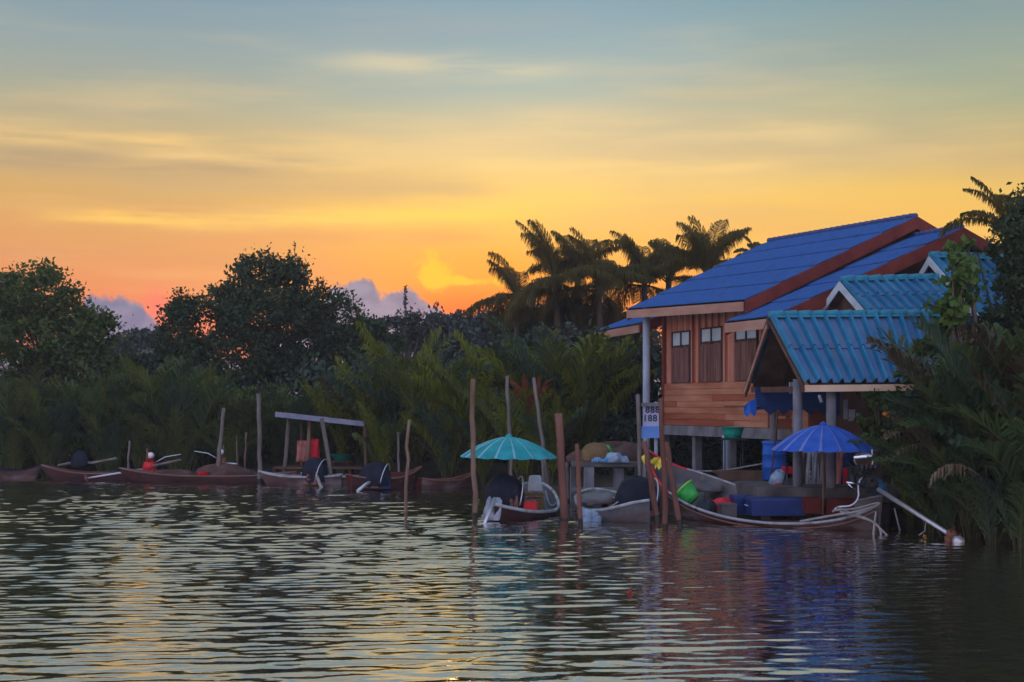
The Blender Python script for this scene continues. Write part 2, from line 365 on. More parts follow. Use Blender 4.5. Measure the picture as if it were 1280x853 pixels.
M_['cloth_brown'] = mat('brown net heap', (.055,.03,.025), .9, (.12,.07,.055), 3, bump=1, bscale=10)
M_['cloth_tan'] = mat('tan sacking', (.14,.085,.035), .9, (.20,.135,.065), 4, bump=1, bscale=8)
M_['cloth_pink'] = mat('faded pink cloth', (.42,.15,.13), .9, (.55,.25,.22), 4)
M_['bag'] = mat('pale blue plastic bag', (.16,.24,.34), .35, (.34,.44,.54), 6, bump=1, bscale=8)
M_['cloth_grey'] = mat('grey hanging cloth', (.22,.24,.27), .9, (.38,.40,.43), 4)
M_['sign_white'] = mat('white sign board', (.40,.42,.60), .5, (.48,.50,.66), 3)
M_['sign_blue'] = mat('light blue panel', (.12,.28,.68), .5, (.16,.34,.74), 3)
M_['ink'] = mat('dark sign paint', (.03,.05,.09), .6)
M_['buoy'] = mat('red float', (.22,.02,.02), .5)

# ------------------------------------------------------------------ setting: river bank ground
SHP = [(-200,62),(-60,60),(-22,57),(-12,55.5),(-4,52),(0,47.5),(2,43),(3.2,40.2),(6,39.5),(8,37),(9.2,33),(10.3,30.3),(13,28.5),(17,26.5),(26,24),(60,18),(200,10)]
def shore(x): return np.interp(x, [p[0] for p in SHP], [p[1] for p in SHP])
def gz(x, y):
    d = y-shore(x)
    return np.where(d < 0, np.maximum(-1.5, d*.35), .55*(1-np.exp(-np.maximum(d, 0)/2.5)))-.03
def gzf(x, y): return float(gz(np.array(x), np.array(y)))
xs = np.concatenate([np.linspace(-2500,-90,14), np.linspace(-80,60,180), np.linspace(70,2500,14)])
ys = np.concatenate([np.linspace(-300,8,8), np.linspace(10,90,150), np.geomspace(95,5000,20)])
X, Y = np.meshgrid(xs, ys, indexing='ij'); Z = gz(X, Y)
Z = Z+np.where(Z > -.2, .05*np.sin(X*1.7+np.sin(Y*1.3))*np.cos(Y*1.1), 0)
nu, nv = X.shape; I = np.arange(nu*nv).reshape(nu, nv)
Q = np.stack([I[:-1,:-1], I[1:,:-1], I[1:,1:], I[:-1,1:]], -1).reshape(-1, 4)
npmesh('ground', np.stack([X,Y,Z], -1).reshape(-1, 3), Q, M_['mud'], kind='structure')

# ------------------------------------------------------------------ water: real ripples
def waves(X, Y):
    Z = np.zeros_like(X); r = np.random.default_rng(3)
    for i in range(72):
        lam = 0.19*(5.8**r.random()); th = r.normal(0, .30)
        if i % 8 == 0: th = r.normal(0, .7)
        k = 2*math.pi/lam; kx, ky = k*math.sin(th), k*math.cos(th)
        amp = lam*.0034*(1.3 if lam < .5 else (.9 if lam < .8 else .5))
        ph = r.random()*6.28
        Z += amp*np.sin(kx*X+ky*Y+ph+.7*np.sin(.35*X+i)+.6*np.sin(.27*Y+i*2))
    return Z
def ripple_amount(X, Y):
    d = shore(X)-Y                                  # distance off the bank: the lee is calm
    a = np.clip((d-1.5)/3.5, 0, 1); a = a*a*(3-2*a)
    p = .5+.5*np.sin(X*.31+1.3*np.sin(Y*.13))*np.sin(Y*.19+.9*np.sin(X*.17))
    a = a*(.75+.45*p)
    lee = 1/(1+np.exp(-(X-3.2-(34-Y)*.02)/1.0))     # quieter water below the house on the right
    rg = .27+.50*np.clip((Y-17)/22, 0, 1)**1.1
    return np.clip(.10+a*(1-.50*lee)*rg, 0, 1.6)
xs = np.concatenate([np.linspace(-2500,-75,10), np.linspace(-60,-26,60)[:-1], np.linspace(-26,20,520), np.linspace(20,45,50)[1:], np.linspace(70,2500,10)])
ys = np.concatenate([np.linspace(-300,0,5), np.linspace(4,11,24), np.geomspace(11.5,64,1150), np.array([68,80,120.,300,1500])])
X, Y = np.meshgrid(xs, ys, indexing='ij'); Z = waves(X, Y)*ripple_amount(X, Y)
Z *= np.clip((70-np.abs(X))/20, 0, 1)*np.clip((Y-4)/6, 0, 1)*np.clip((66-Y)/3, 0, 1)
nu, nv = X.shape; I = np.arange(nu*nv).reshape(nu, nv)
Q = np.stack([I[:-1,:-1], I[1:,:-1], I[1:,1:], I[:-1,1:]], -1).reshape(-1, 4)
wm = bpy.data.materials.new('river water'); wm.use_nodes = True; t = wm.node_tree; b = t.nodes['Principled BSDF']
b.inputs['Base Color'].default_value = (.040,.024,.018, 1); b.inputs['Roughness'].default_value = .025; b.inputs['IOR'].default_value = 1.6; b.inputs['Specular IOR Level'].default_value = .5
tcn = t.nodes.new('ShaderNodeTexCoord'); mp = t.nodes.new('ShaderNodeMapping'); mp.inputs['Scale'].default_value = (1.4,3.2,1); t.links.new(tcn.outputs['Object'], mp.inputs[0])
nz = t.nodes.new('ShaderNodeTexNoise'); nz.inputs['Scale'].default_value = 2.2; nz.inputs['Detail'].default_value = 3; t.links.new(mp.outputs[0], nz.inputs['Vector'])
bp = t.nodes.new('ShaderNodeBump'); bp.inputs['Strength'].default_value = .12; bp.inputs['Distance'].default_value = .03
t.links.new(nz.outputs['Fac'], bp.inputs['Height']); t.links.new(bp.outputs[0], b.inputs['Normal'])
gl = t.nodes.new('ShaderNodeBsdfGlossy'); gl.inputs['Color'].default_value = (.95,.95,.95,1); gl.inputs['Roughness'].default_value = .02; t.links.new(bp.outputs[0], gl.inputs['Normal'])
ms = t.nodes.new('ShaderNodeMixShader'); ms.inputs[0].default_value = .52; t.links.new(b.outputs[0], ms.inputs[1]); t.links.new(gl.outputs[0], ms.inputs[2]); t.links.new(ms.outputs[0], t.nodes['Material Output'].inputs[0])
water = npmesh('water', np.stack([X,Y,Z], -1).reshape(-1, 3), Q, wm, kind='structure')
water.data.polygons.foreach_set('use_smooth', [True]*len(water.data.polygons))
del X, Y, Z, Q

# ------------------------------------------------------------------ main house
EV = {}
A = at(930,376,39.0); B = at(785,387,46.1); C = at(1145,271,41.0); D = at(961,302,48.1)
A2 = at(963,397,37.0); C2 = at(1203,285,39.0)
ru = np.array([-.344,.939,0.]); rv = np.array([.939,.344,0.])
def refl(P, R): return np.array([2*R[0]-P[0], 2*R[1]-P[1], P[2]])
def patch(P00, P10, P11, P01, nu, nv, fn=None, prof=None):
    """bilinear sheet, u along the eave, v up the slope; prof(u, v) lifts it along its normal"""
    P00, P10, P11, P01 = map(np.asarray, (P00, P10, P11, P01))
    n = np.cross(P10-P00, P01-P00); n = n/np.linalg.norm(n)
    if n[2] < 0: n = -n
    U = np.linspace(0, 1, nu); V = np.linspace(0, 1, nv) if np.isscalar(nv) else np.asarray(nv)
    u, v = np.meshgrid(U, V, indexing='ij')
    G = ((1-u)*(1-v))[...,None]*P00+(u*(1-v))[...,None]*P10+(u*v)[...,None]*P11+((1-u)*v)[...,None]*P01
    if prof is not None: G = G+prof(u, v)[...,None]*n
    return G, n
def vrows(rows):
    out = []
    for r in range(rows): out += [r/rows+1e-4, (r+.5)/rows, (r+1)/rows-1e-4]
    return np.array(out)
def roof_sheet(mb, P00, P10, P11, P01, ribs, rows, amp, lap, seg=6):
    def prof(u, v):
        ph = (u*ribs) % 1.0
        h = np.where(ph < .45, np.sin(ph/.45*math.pi), 0.0)*amp
        return h+lap*(1-((v*rows) % 1.0))
    G, n = patch(P00, P10, P11, P01, ribs*seg+1, vrows(rows), prof=prof)
    i_ = len(mb.f); mb.grid(G, thick=n*.02)
    nu_, nv_ = G.shape[:2]; U_ = np.linspace(0, 1, nu_)
    for i in range(nu_-1):
        if ((U_[i]+U_[i+1])/2*ribs) % 1.0 > .45:
            for j in range(nv_-1): mb.mi[i_+i*(nv_-1)+j] = 1
def caps(mb, a, b, n, r):
    a = Vector(a); b = Vector(b); d = (b-a)/n
    for i in range(n): mb.tube([a+d*(i-.05), a+d*(i+.95)], [r*.82, r*1.12], 8)

house = thing('stilt_house', 'large wooden stilt house with blue roofs and orange brown plank wall above the river', 'house', at(900,600,40)*np.array([1,1,0]))
# roofs
def house_roof(Ea, Eb, Ra, Rb, ribs, rows, capn, name='roof', rake=True, fasc=True):
    """Ea/Ra near eave and ridge corner, Eb/Rb far ones"""
    Ea2, Eb2 = refl(Ea, Ra), refl(Eb, Rb)
    mb = MB(); roof_sheet(mb, Ea, Eb, Rb, Ra, ribs, rows, .028, .035, 5); roof_sheet(mb, Ea2, Eb2, Rb, Ra, ribs, rows, .028, .035, 5)
    rf = mb.build(name, [M_['blue_roof'], M_['blue_roof']], house)
    rc = MB(); caps(rc, Ra+[0,0,.03], Rb+[0,0,.03], capn, .085); rc.build('ridge_cap', M_['blue_cap'], rf)
    f = MB()
    for e, r in ((Ea, Ra), (Ea2, Ra), (Eb, Rb), (Eb2, Rb)):
        s = -.05 if (r is Ra) else .05
        o = ru*s
        f = MB(); f.beam(e+o, r+o, .05, .36); f.build('barge_board', M_['red_board'], rf)
    f = MB(); 
    for p, q in ((Ea, Eb), (Ea2, Eb2)):
        s = -.03 if p is Ea else .03
        f = MB(); f.beam(p+rv*s-[0,0,.03], q+rv*s-[0,0,.03], .05, .26); f.build('fascia', M_['pink_board'], rf)
    f = MB(); G, n = patch(Ea+rv*.1-[0,0,.12]+ru*.06, Eb+rv*.1-[0,0,.12]-ru*.06, Rb-[0,0,.12]-ru*.06, Ra-[0,0,.12]+ru*.06, 2, 2); f.grid(G)
    G, n = patch(Ea2-rv*.1-[0,0,.12]+ru*.06, Eb2-rv*.1-[0,0,.12]-ru*.06, Rb-[0,0,.12]-ru*.06, Ra-[0,0,.12]+ru*.06, 2, 2); f.grid(G)
    f.build('soffit', M_['dark_wood'], rf)
    return rf
house_roof(A, B, C, D, 44, 5, 26)
C2b = C2+ru*3.2; A2b = A2+ru*2.35+[0,0,.0]
C2b = C2+ru*2.35
house_roof(A2, A2b, C2, C2b, 16, 5, 10)
A3 = at(800,405,47.4); B3 = at(745,415,51.5)
A3x = A3; R3a = A3x+rv*5.2+[0,0,2.1]; R3b = B3+rv*5.2+[0,0,2.1]
house_roof(A3x, B3, R3a, R3b, 26, 4, 14)
# walls
W0 = np.array([7.2,39.3,0.])
def onwall(px, py, off=0.0):
    k = (px-640)/F; w = W0-rv*off
    t_ = (w[0]-k*w[1])/(.344+.939*k); p = w+ru*t_
    return np.array([p[0], p[1], CH+(H0-py)/F*p[1]]), t_
zf = 2.18; tn, tf = -1.9, onwall(831,533)[1]
zs = onwall(890,478)[0][2]
def wp(t_, z, off=0.0, w=0.0): p = W0+ru*t_-rv*off+rv*w; return np.array([p[0], p[1], z])
mb = MB()
def sidprof(rib, amp): return lambda u, v: amp*np.clip(1.6*np.sin(u*rib*2*math.pi), -1, 1)
L_ = tf-tn; topz = lambda t_: 5.62 if t_ < 2.3 else 6.05
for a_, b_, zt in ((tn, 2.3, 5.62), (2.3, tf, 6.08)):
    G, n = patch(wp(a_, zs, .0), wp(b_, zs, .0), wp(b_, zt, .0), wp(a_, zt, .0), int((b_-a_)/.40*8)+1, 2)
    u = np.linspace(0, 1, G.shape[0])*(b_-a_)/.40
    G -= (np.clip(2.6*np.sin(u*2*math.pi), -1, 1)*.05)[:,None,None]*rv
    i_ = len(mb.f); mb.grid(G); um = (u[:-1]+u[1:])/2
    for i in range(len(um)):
        if math.sin(um[i]*2*math.pi) < 0: mb.mi[i_+i] = 1  # recesses coloured darker than ridges: groove shade painted in, the light is even
mb.build('upper_wall', [M_['siding_lit'], M_['siding']], house)
mb = MB(); rows = 7; dzr = (zs-zf)/rows
for r in range(rows):
    t0 = tn
    while t0 < tf-.01:
        t1 = min(tf, t0+random.uniform(1.6, 3.6))
        if tf-t1 < .5: t1 = tf
        mb.m = 1 if (r >= 2 and t0 < 5 and random.random() < .8) or (r < 2 and t0 < 1.6) else 0  # light planks, mostly the upper rows: glare put into the colour
        a_ = wp(t0+.004, 0, .03+random.uniform(0,.008)); b_ = wp(t1-.004, 0, .03+random.uniform(0,.008))
        a_[2] = b_[2] = zf+(r+1)*dzr-.008
        mb.beam(a_, b_, .03, dzr-.012); t0 = t1
mb.build('lower_wall', [M_['plank'], M_['plank_glare']], house)
mb = MB()                                           # the other walls and a dark backing
def vwall(p, q, z0, z1, th=.06):
    p = np.array([p[0], p[1], z1]); q = np.array([q[0], q[1], z1]); mb.beam(p, q, th, z1-z0)
Wd = 9.2
vwall(wp(tn,0,-.05), wp(2.3,0,-.05), zf, 5.6); vwall(wp(2.3,0,-.05), wp(tf,0,-.05), zf, 6.05)
vwall(wp(tf,0,0), wp(tf,0,0,Wd), zf, 6.0); vwall(wp(tn,0,0,Wd), wp(tf,0,0,Wd), zf, 5.6); vwall(wp(tn,0,0), wp(tn,0,0,Wd), zf, 5.55)
mb.build('wall', M_['plank'], house)
mb = MB()                                           # gable infill below the rakes
def gable(Ea, Ra, t_in, z0):
    a_ = Ea+ru*t_in; b_ = refl(Ea, Ra)+ru*t_in; c_ = Ra+ru*t_in
    mid = lambda z: 0
    k = .86; a_ = c_+(a_-c_)*k; b_ = c_+(b_-c_)*k
    a_[2] -= .2; b_[2] -= .2; c_ = c_-[0,0,.2]
    P = [a_, b_, c_]; Qp = [p+ru*.05 for p in P]
    mb.add(P+Qp, [(0,1,2),(5,4,3),(0,3,4,1),(1,4,5,2),(2,5,3,0)])
gable(A2, C2, .7, 5.5); gable(A, C, .35, 5.5); gable(B, D, -.5, 5.5)
mb.build('gable_wall', M_['dark_wood'], house)
# corner board, sill beam
mb = MB(); p = wp(tf-.06, 6.0, .045); mb.beam(p, p+ru*.12, .06, 6.0-zf); mb.build('corner_board', M_['siding'], house)
# windows
for (x0, x1, yt, ym, yb) in ((840,863,414,433,479), (876,903,409,428,478.5), (919,947,404,425,477)):
    p0, t0 = onwall(x0, yb, .06); p1, t1 = onwall(x1, yb, .06)
    zt = (onwall(x0, yt+1, .06)[0][2]+onwall(x1, yt-1, .06)[0][2])/2
    zm = (onwall(x0, ym+1, .06)[0][2]+onwall(x1, ym-1, .06)[0][2])/2; zb = zs+.01
    pt = lambda t_, z, o=.06: wp(t_, z, o)
    lo, hi = min(t0, t1), max(t0, t1); w = MB(); fw = .05
    for z in (zt, zm+.02, zb+.05): w.beam(pt(lo, z), pt(hi, z), .05, .05)
    for tt in (lo, (lo+hi)/2-fw/2, hi-fw): w.beam(pt(tt, zt, .064), pt(tt+fw, zt, .064), .05, zt-zb)
    win = w.build('window', M_['frame'], house)
    for k in range(2):
        a_ = lo+fw+(hi-lo-fw)/2*k; g = MB(); g.beam(pt(a_, zt-.05, .045), pt(a_+(hi-lo)/2-fw-.02, zt-.05, .045), .012, zt-zm-.09); g.build('pane', M_['glass'], win)
        g = MB(); nb = 3; ww = ((hi-lo)/2-.03)/nb
        for q in range(nb):
            z_ = zm-.04-random.uniform(0,.02); g.beam(pt(a_+q*ww, z_, .075+random.uniform(0,.008)), pt(a_+(q+1)*ww-.008, z_, .075+random.uniform(0,.008)), .025, z_-zb-random.uniform(0,.02))
        g.build('shutter', M_['shutter'], win)
# floor beams, stilts, floor
mb = MB(); mb.beam(wp(tn,zf-.01,-.02), wp(tf,zf-.01,-.02), .16, .30)
for k in range(6): a_ = wp(tn+(tf-tn)*k/5*.98+.1, zf-.02, -.1); mb.beam(a_, a_+rv*Wd, .14, .24)
mb.build('floor_beam', M_['concrete'], house)
mb = MB(); a_ = wp(tn,zf+.02,-.06); b_ = wp(tf,zf+.02,-.06); G, n = patch(a_, b_, b_+rv*Wd, a_+rv*Wd, 2, 2); mb.grid(G, thick=(0,0,.03)); mb.build('floor', M_['dark_wood'], house)
for row, w_ in ((0,.25),(1,3.2),(2,6.2),(3,9.0)):
    for px in (833, 873, 916, 965, 1010):
        t_ = onwall(px, 533, -.3)[1]; p = wp(t_, zf-.26, 0, w_)
        r_ = .12; mb = MB(); mb.box((p[0], p[1], (p[2]-.8)/2), (.22,.22,p[2]+.8), .35); mb.build('stilt', M_['concrete'], house)
p = at(808,405,45.6); mb = MB(); mb.tube([(p[0],p[1],-.6),(p[0],p[1],2.6),(p[0],p[1],p[2]+.6)], [.13,.12,.12], 10); mb.build('column', M_['white_post'], house)
mb = MB(); p = at(828,533,45.4); mb.beam(at(806,536,46), at(833,536,45.5), .15, .2); mb.build('porch_beam', M_['concrete'], house)
# wall with ventilation slots right of the planks, under the pavilion
mb = MB(); a_ = at(962,505,38.2); b_ = at(1075,505,38.6)
for z0, z1 in ((-.0,.14),(.2,.34),(.4,.66)): mb.beam(a_-[0,0,z0], b_-[0,0,z0], .06, z1-z0)
for k in range(6): q = a_+(b_-a_)*k/5.; mb.box((q[0], q[1]+.01, q[2]-.33), (.10,.05,.64))
mb.build('slatted_wall', M_['plank'], house)

# ------------------------------------------------------------------ turquoise roofed structures
def gable_roof(root, PK, FE, BE, PKr, FEr, BEr, ribs, rows, rough=.09, capn=9, gap=None, whiteb=True):
    mb = MB(); roof_sheet(mb, FE, FEr, PKr, PK, ribs, rows, rough, .035, 8); roof_sheet(mb, BE, BEr, PKr, PK, ribs, rows, rough, .035, 8)
    rf = mb.build('roof', [M_['teal_roof'], M_['teal_flat']], root)
    rc = MB(); caps(rc, PK+[0,0,.05], PKr+[0,0,.05], capn, .10)
    g, n = patch(PK+[0,0,.10], PKr+[0,0,.10], PKr+(FEr-PKr)*.09+[0,0,.13], PK+(FE-PK)*.09+[0,0,.13], 2, 2); rc.grid(g, thick=n*.02)
    g, n = patch(PK+[0,0,.10], PKr+[0,0,.10], PKr+(BEr-PKr)*.09+[0,0,.13], PK+(BE-PK)*.09+[0,0,.13], 2, 2); rc.grid(g, thick=n*.02)
    rc.build('ridge_cap', M_['teal_cap'], rf)
    d = (PKr-PK); d = d/np.linalg.norm(d)
    f = MB()
    if whiteb:
        for e in (FE, BE): f = MB(); f.beam(e-d*.04, PK-d*.04, .04, .22); f.build('barge_board', M_['white_board'], rf)
    else:
        f = MB(); f.beam(BE-d*.04, PK-d*.04, .04, .30); f.build('barge_board', M_['dark_wood'], rf)
        f = MB(); f.beam(BE-d*.08-[0,0,.16], PK-d*.08-[0,0,.20], .03, .10); f.build('barge_trim', M_['pink_board'], rf)
        f = MB(); f.beam(FE+d*.10-[0,0,.06], PK+d*.10-[0,0,.06], .04, .12); f.build('barge_board', M_['pink_board'], rf)
    for e, er in ((FE, FEr), (BE, BEr)):
        f = MB(); G, n = patch(e+d*.12-[0,0,.12], er-d*.12-[0,0,.12], PKr-d*.12-[0,0,.12], PK+d*.12-[0,0,.12], 2, 2); f.grid(G); f.build('soffit', M_['dark_wood'], rf)
    return rf, d
pav = thing('riverside_pavilion', 'open riverside pavilion with ribbed turquoise roof on round concrete posts', 'pavilion', (7.5,35.3,.9))
PK, FE, BE = at(962,396,35.1), at(1006,480,33.5), at(934,482,37.0)
PKr, FEr, BEr = at(1200,394,35.6), at(1215,478,34.0), at(1175,482,37.5)
prf, pd = gable_roof(pav, PK, FE, BE, PKr, FEr, BEr, 15, 2, .15, 14, whiteb=False)
mb = MB(); mb.beam(FE-[0,0,.03], FEr-[0,0,.03], .06, .16); mb.build('fascia', M_['cream_board'], prf)
mb = MB()
for k in range(7):
    q = PK+(PKr-PK)*k/6.; e = FE+(FEr-FE)*k/6.; e2 = BE+(BEr-BE)*k/6.
    mb.beam(e-[0,0,.08], q-[0,0,.08], .05, .1); mb.beam(e2-[0,0,.08], q-[0,0,.08], .05, .1)
mb.beam(FE+[.1,.25,-.05], BE+[.1,-.25,-.05], .08, .14)
mb.build('rafter', M_['dark_wood'], prf)
for (px, Yp, r_) in ((997,34.1,.115), (1039,33.9,.12), (967,37.2,.10), (1120,34.6,.12), (1060,37.8,.1)):
    p = at(px, 482, Yp); mb = MB(); mb.tube([(p[0],p[1],.3),(p[0],p[1],1.8),(p[0],p[1],p[2]+.15)], [r_*1.02,r_,r_], 12); mb.build('post', M_['concrete'], pav)
mb = MB(); zd = .86
a_, b_, c_, d_ = np.array([5.9,33.75,zd]), np.array([10.2,33.95,zd]), np.array([10.0,38.3,zd]), np.array([5.6,38.0,zd])
G, n = patch(a_, b_, c_, d_, 2, 2); mb.grid(G, thick=(0,0,.1)); mb.beam(a_-[0,0,.02], b_-[0,0,.02], .12, .34); mb.beam(a_-[0,0,.02], d_-[0,0,.02], .12, .3)
mb.build('deck', M_['deckm'], pav)
for p in (a_, b_, (a_+b_)/2, d_): mb = MB(); mb.box((p[0]+.15, p[1]+.2, 0), (.2,.2,1.5)); mb.build('pile', M_['concrete'], pav)
mb = MB(); G, n = patch(at(1005,484,37.9), at(1145,484,38.0), at(1145,600,38.0), at(1005,600,37.9), 2, 2); mb.grid(G, thick=(0,-.04,0)); mb.build('back_wall', M_['tarp_blue'], pav)

def turq_house(name, label, pts, Ys, ribs, rows, drop):
    """a small turquoise gabled building: pts peak, front gable foot, back gable foot, ridge end"""
    Yp, Yf, Yb, Yr = Ys
    PK = at(*pts[0], Yp); FEv = at(*pts[1], Yf); BEv = at(*pts[2], Yb); PKr = at(*pts[3], Yr)
    FE = PK+(FEv-PK)*drop; BE = PK+(BEv-PK)*drop; off = PKr-PK
    BE[2] = FE[2]
    root = thing(name, label, 'building', (PK[0]+1, PK[1], .5))
    rf, d = gable_roof(root, PK, FE, BE, PKr, FE+off, BE+off, ribs, rows, .12, 9)
    mb = MB(); P = [FE+(PK-FE)*.08+d*.3-[0,0,.12], BE+(PK-BE)*.08+d*.3-[0,0,.12], PK+d*.3-[0,0,.15]]; mb.add(P+[p+d*.05 for p in P], [(0,1,2),(5,4,3),(0,3,4,1),(1,4,5,2),(2,5,3,0)]); mb.build('gable_wall', M_['dark_wood'], root)
    mb = MB(); ins = .12
    c1 = FE+(BE-FE)*ins+d*.35; c2 = BE+(FE-BE)*ins+d*.35; c3 = c2+off-d*.7; c4 = c1+off-d*.7
    for p, q in ((c1,c2),(c2,c3),(c3,c4),(c4,c1)):
        p = np.array([p[0],p[1],FE[2]+.15]); q = np.array([q[0],q[1],FE[2]+.15]); mb.beam(p, q, .08, FE[2]+.15-1.0)
    mb.build('wall', M_['dark_wood'], root)
    for p in (c1,c2,c3,c4): mb = MB(); mb.box((p[0],p[1],.3), (.2,.2,2.0)); mb.build('stilt', M_['concrete'], root)
    return root
turq_house('turquoise_roofed_hut', 'hut with turquoise gable roof and white barge boards just behind the pavilion roof', [(1051,352),(1090,397),(1016,395),(1200,348)], (37.1,36.2,38.0,37.7), 12, 3, 1.3)
turq_house('turquoise_roofed_hut', 'rearmost turquoise gabled hut partly hidden by leafy branches', [(1163,321),(1187,349),(1143,347),(1262,324)], (38.0,37.2,38.7,38.8), 8, 3, 2.6)

# awnings
def sheet_poly(mb, pts, th=(0,.02,0)):
    P = [np.array(p) for p in pts]; n = len(P); Qp = [p+np.array(th) for p in P]
    mb.add(P+Qp, [tuple(range(n)), tuple(reversed(range(n, 2*n)))]+[(i, i+n, (i+1) % n+n, (i+1) % n) for i in range(n)])
mb = MB(); Yt = 36.2
pts = [at(944,484,Yt), at(1050,484,Yt), at(1050,520,Yt-.1)]
for k in range(12): pts.append(at(1046-k*8.3, 512 if k % 2 else 519, Yt-.1))
pts.append(at(944, 513, Yt-.1))
sheet_poly(mb, pts); mb.build('blue_awning', M_['tarp_blue'], None, 'dark blue tarpaulin awning hanging under the pavilion roof', 'awning')
mb = MB()
pts = [at(946,498,36.1), at(946,514,36.0), at(943,521,35.9), at(938,516,35.9), at(934,522,35.9), at(930,517,35.9), at(930,508,35.9), at(937,502,36)]
sheet_poly(mb, pts); mb.build('blue_cloth', M_['barrel'], None, 'bright blue scalloped cloth corner at the left end of the dark awning', 'cloth')
mb = MB(); mb.tube([at(906,508,37.2), at(950,508,36)], .018, 6); mb.build('awning_pole', M_['dark_wood'], None, 'thin dark rod sticking out left from the blue awning', 'rod')

# ------------------------------------------------------------------ poles standing in the water
def pole(top, bot, w, Yb, m, label, Yt=None, group=None, name='mooring_pole', wet=.35, kink=.02):
    Yt = Yt or Yb; a_ = at(top[0], top[1], Yt); b_ = at(bot[0], bot[1], Yb); b_ = b_.copy()
    d = (b_-a_)/np.linalg.norm(b_-a_); b_ = b_+d*((b_[2]+.7)/max(.2, -d[2])) if b_[2] > -.7 else b_
    r = w/2/F*Yb; n = 9; P = []
    for k in range(n+1):
        q = a_+(b_-a_)*k/n
        if 0 < k < n: q = q+np.array([random.uniform(-1,1), random.uniform(-1,1), 0])*kink*1.2
        P.append(q)
    mb = MB(); rr = [r*(.86+.14*k/n)*random.uniform(.95,1.05) for k in range(n+1)]
    mb.tube(P, rr, 9, rough=.04)
    L = len(mb.f)
    for i, f in enumerate(mb.f):
        if np.mean([mb.v[q][2] for q in f]) < wet*.3: mb.mi[i] = 1
    return mb.build(name, [m, M_['wet']], None, label, 'pole', group)
PG, PR, PB = M_['pole_grey'], M_['pole_red'], M_['pole_brown']
GR = 'poles driven into the river bed'
pole((280,510),(270,603),5.5,51.5,PG,'leaning pale grey pole at the long brown boat on the left',group=GR)
pole((323,492),(325,606),6,50.8,PG,'tall upright pale grey pole beside the tin roofed shelter',group=GR)
pole((162,551),(160,590),3,53,PG,'short thin pole behind the leftmost brown boat',group=GR)
pole((296,545),(297,590),2.5,54,PB,'left one of two thin short sticks behind the tall pale pole',group=GR)
pole((308,541),(306,590),3,54,PB,'right one of two thin short sticks behind the tall pale pole',group=GR)
pole((591,474),(594,652),7,34.4,PB,'tall knobbly brown pole at the left edge of the teal umbrella',group=GR,kink=.03)
pole((634,470),(640,612),5,44,PG,'thin crooked pole rising behind the middle of the teal umbrella',group=GR,kink=.035)
pole((667,472),(686,612),5,44,PG,'slanting thin pole behind the right side of the teal umbrella',group=GR,kink=.02)
pole((698,517),(706,650),11,35,PR,'thick reddish brown pole between the two motor boats',group=GR,kink=.01)
pole((721,555),(726,658),6.5,33.2,PR,'shorter reddish pole at the bow of the grey motor boat',group=GR,kink=.008)
pole((512,525),(506,641),4.5,37.3,PB,'crooked brown pole in open water right of the domed engine boat',group=GR,kink=.04)
pole((498,540),(498,596),3.5,50,PG,'thin straight stick on the bank behind the red boat',group=GR)
pole((797,493),(801,606),6,38.5,PG,'grey upright pole on the left of the white sign',group=GR)
pole((826,498),(832,665),7,32.4,PR,'tallest red brown pole right of the white sign',group=GR)
pole((805,552),(823,655),8,34.0,PR,'leaning brown pole below the white sign',group=GR,Yt=34.4)
pole((833,553),(850,662),7.5,32.6,PR,'slanting red brown pole crossing the bow of the big longtail boat',group=GR,Yt=33)
pole((678,575),(682,612),5,42,PG,'short broken post stub right of the teal umbrella',group=GR)
pole((708,578),(709,615),6,41,PG,'short grey post left of the jetty table',group=GR)

# sign
sg = thing('signboard', 'white sign with two rows of dark numerals above a light blue panel', 'sign', at(815,540,38.7))
mb = MB(); a_ = at(804,504,38.8); b_ = at(826,504,38.8); mb.beam(a_, b_, .04, at(815,504,38.8)[2]-at(815,533,38.8)[2]); mb.build('board', M_['sign_white'], sg)
mb = MB(); a_ = at(802,533,38.75); b_ = at(827,533,38.75); mb.beam(a_, b_, .05, .32); mb.build('blue_panel', M_['sign_blue'], sg)
mb = MB(); a_ = at(802,503.5,38.7); b_ = at(827,503.5,38.7); mb.beam(a_, b_, .07, .10); mb.build('top_board', M_['concrete'], sg)
mb = MB(); p = at(820,545,38.95); mb.tube([(p[0],p[1],-.5), (p[0],p[1],2.9)], .05, 8); mb.build('post', M_['white_post'], sg)
for txt, px, py, sz in (('888', 815.5, 516, .24), ('1881', 815.5, 526.5, .24)):
    cu_ = bpy.data.curves.new('lettering', 'FONT'); cu_.body = txt; cu_.size = sz; cu_.extrude = .004; cu_.offset = .006; cu_.align_x = 'CENTER'; cu_.space_character = 1.12
    tmp = bpy.data.objects.new('lettering', cu_); COL.objects.link(tmp); bpy.context.view_layer.update()
    me = bpy.data.meshes.new_from_object(tmp); bpy.data.objects.remove(tmp)
    o = bpy.data.objects.new('lettering', me); COL.objects.link(o); me.materials.append(M_['ink']); o.parent = sg
    p = at(px, py, 38.8)-[0,.03,0]; o.rotation_euler = (math.pi/2, 0, 0); o.location = Vector(p)-sg.location
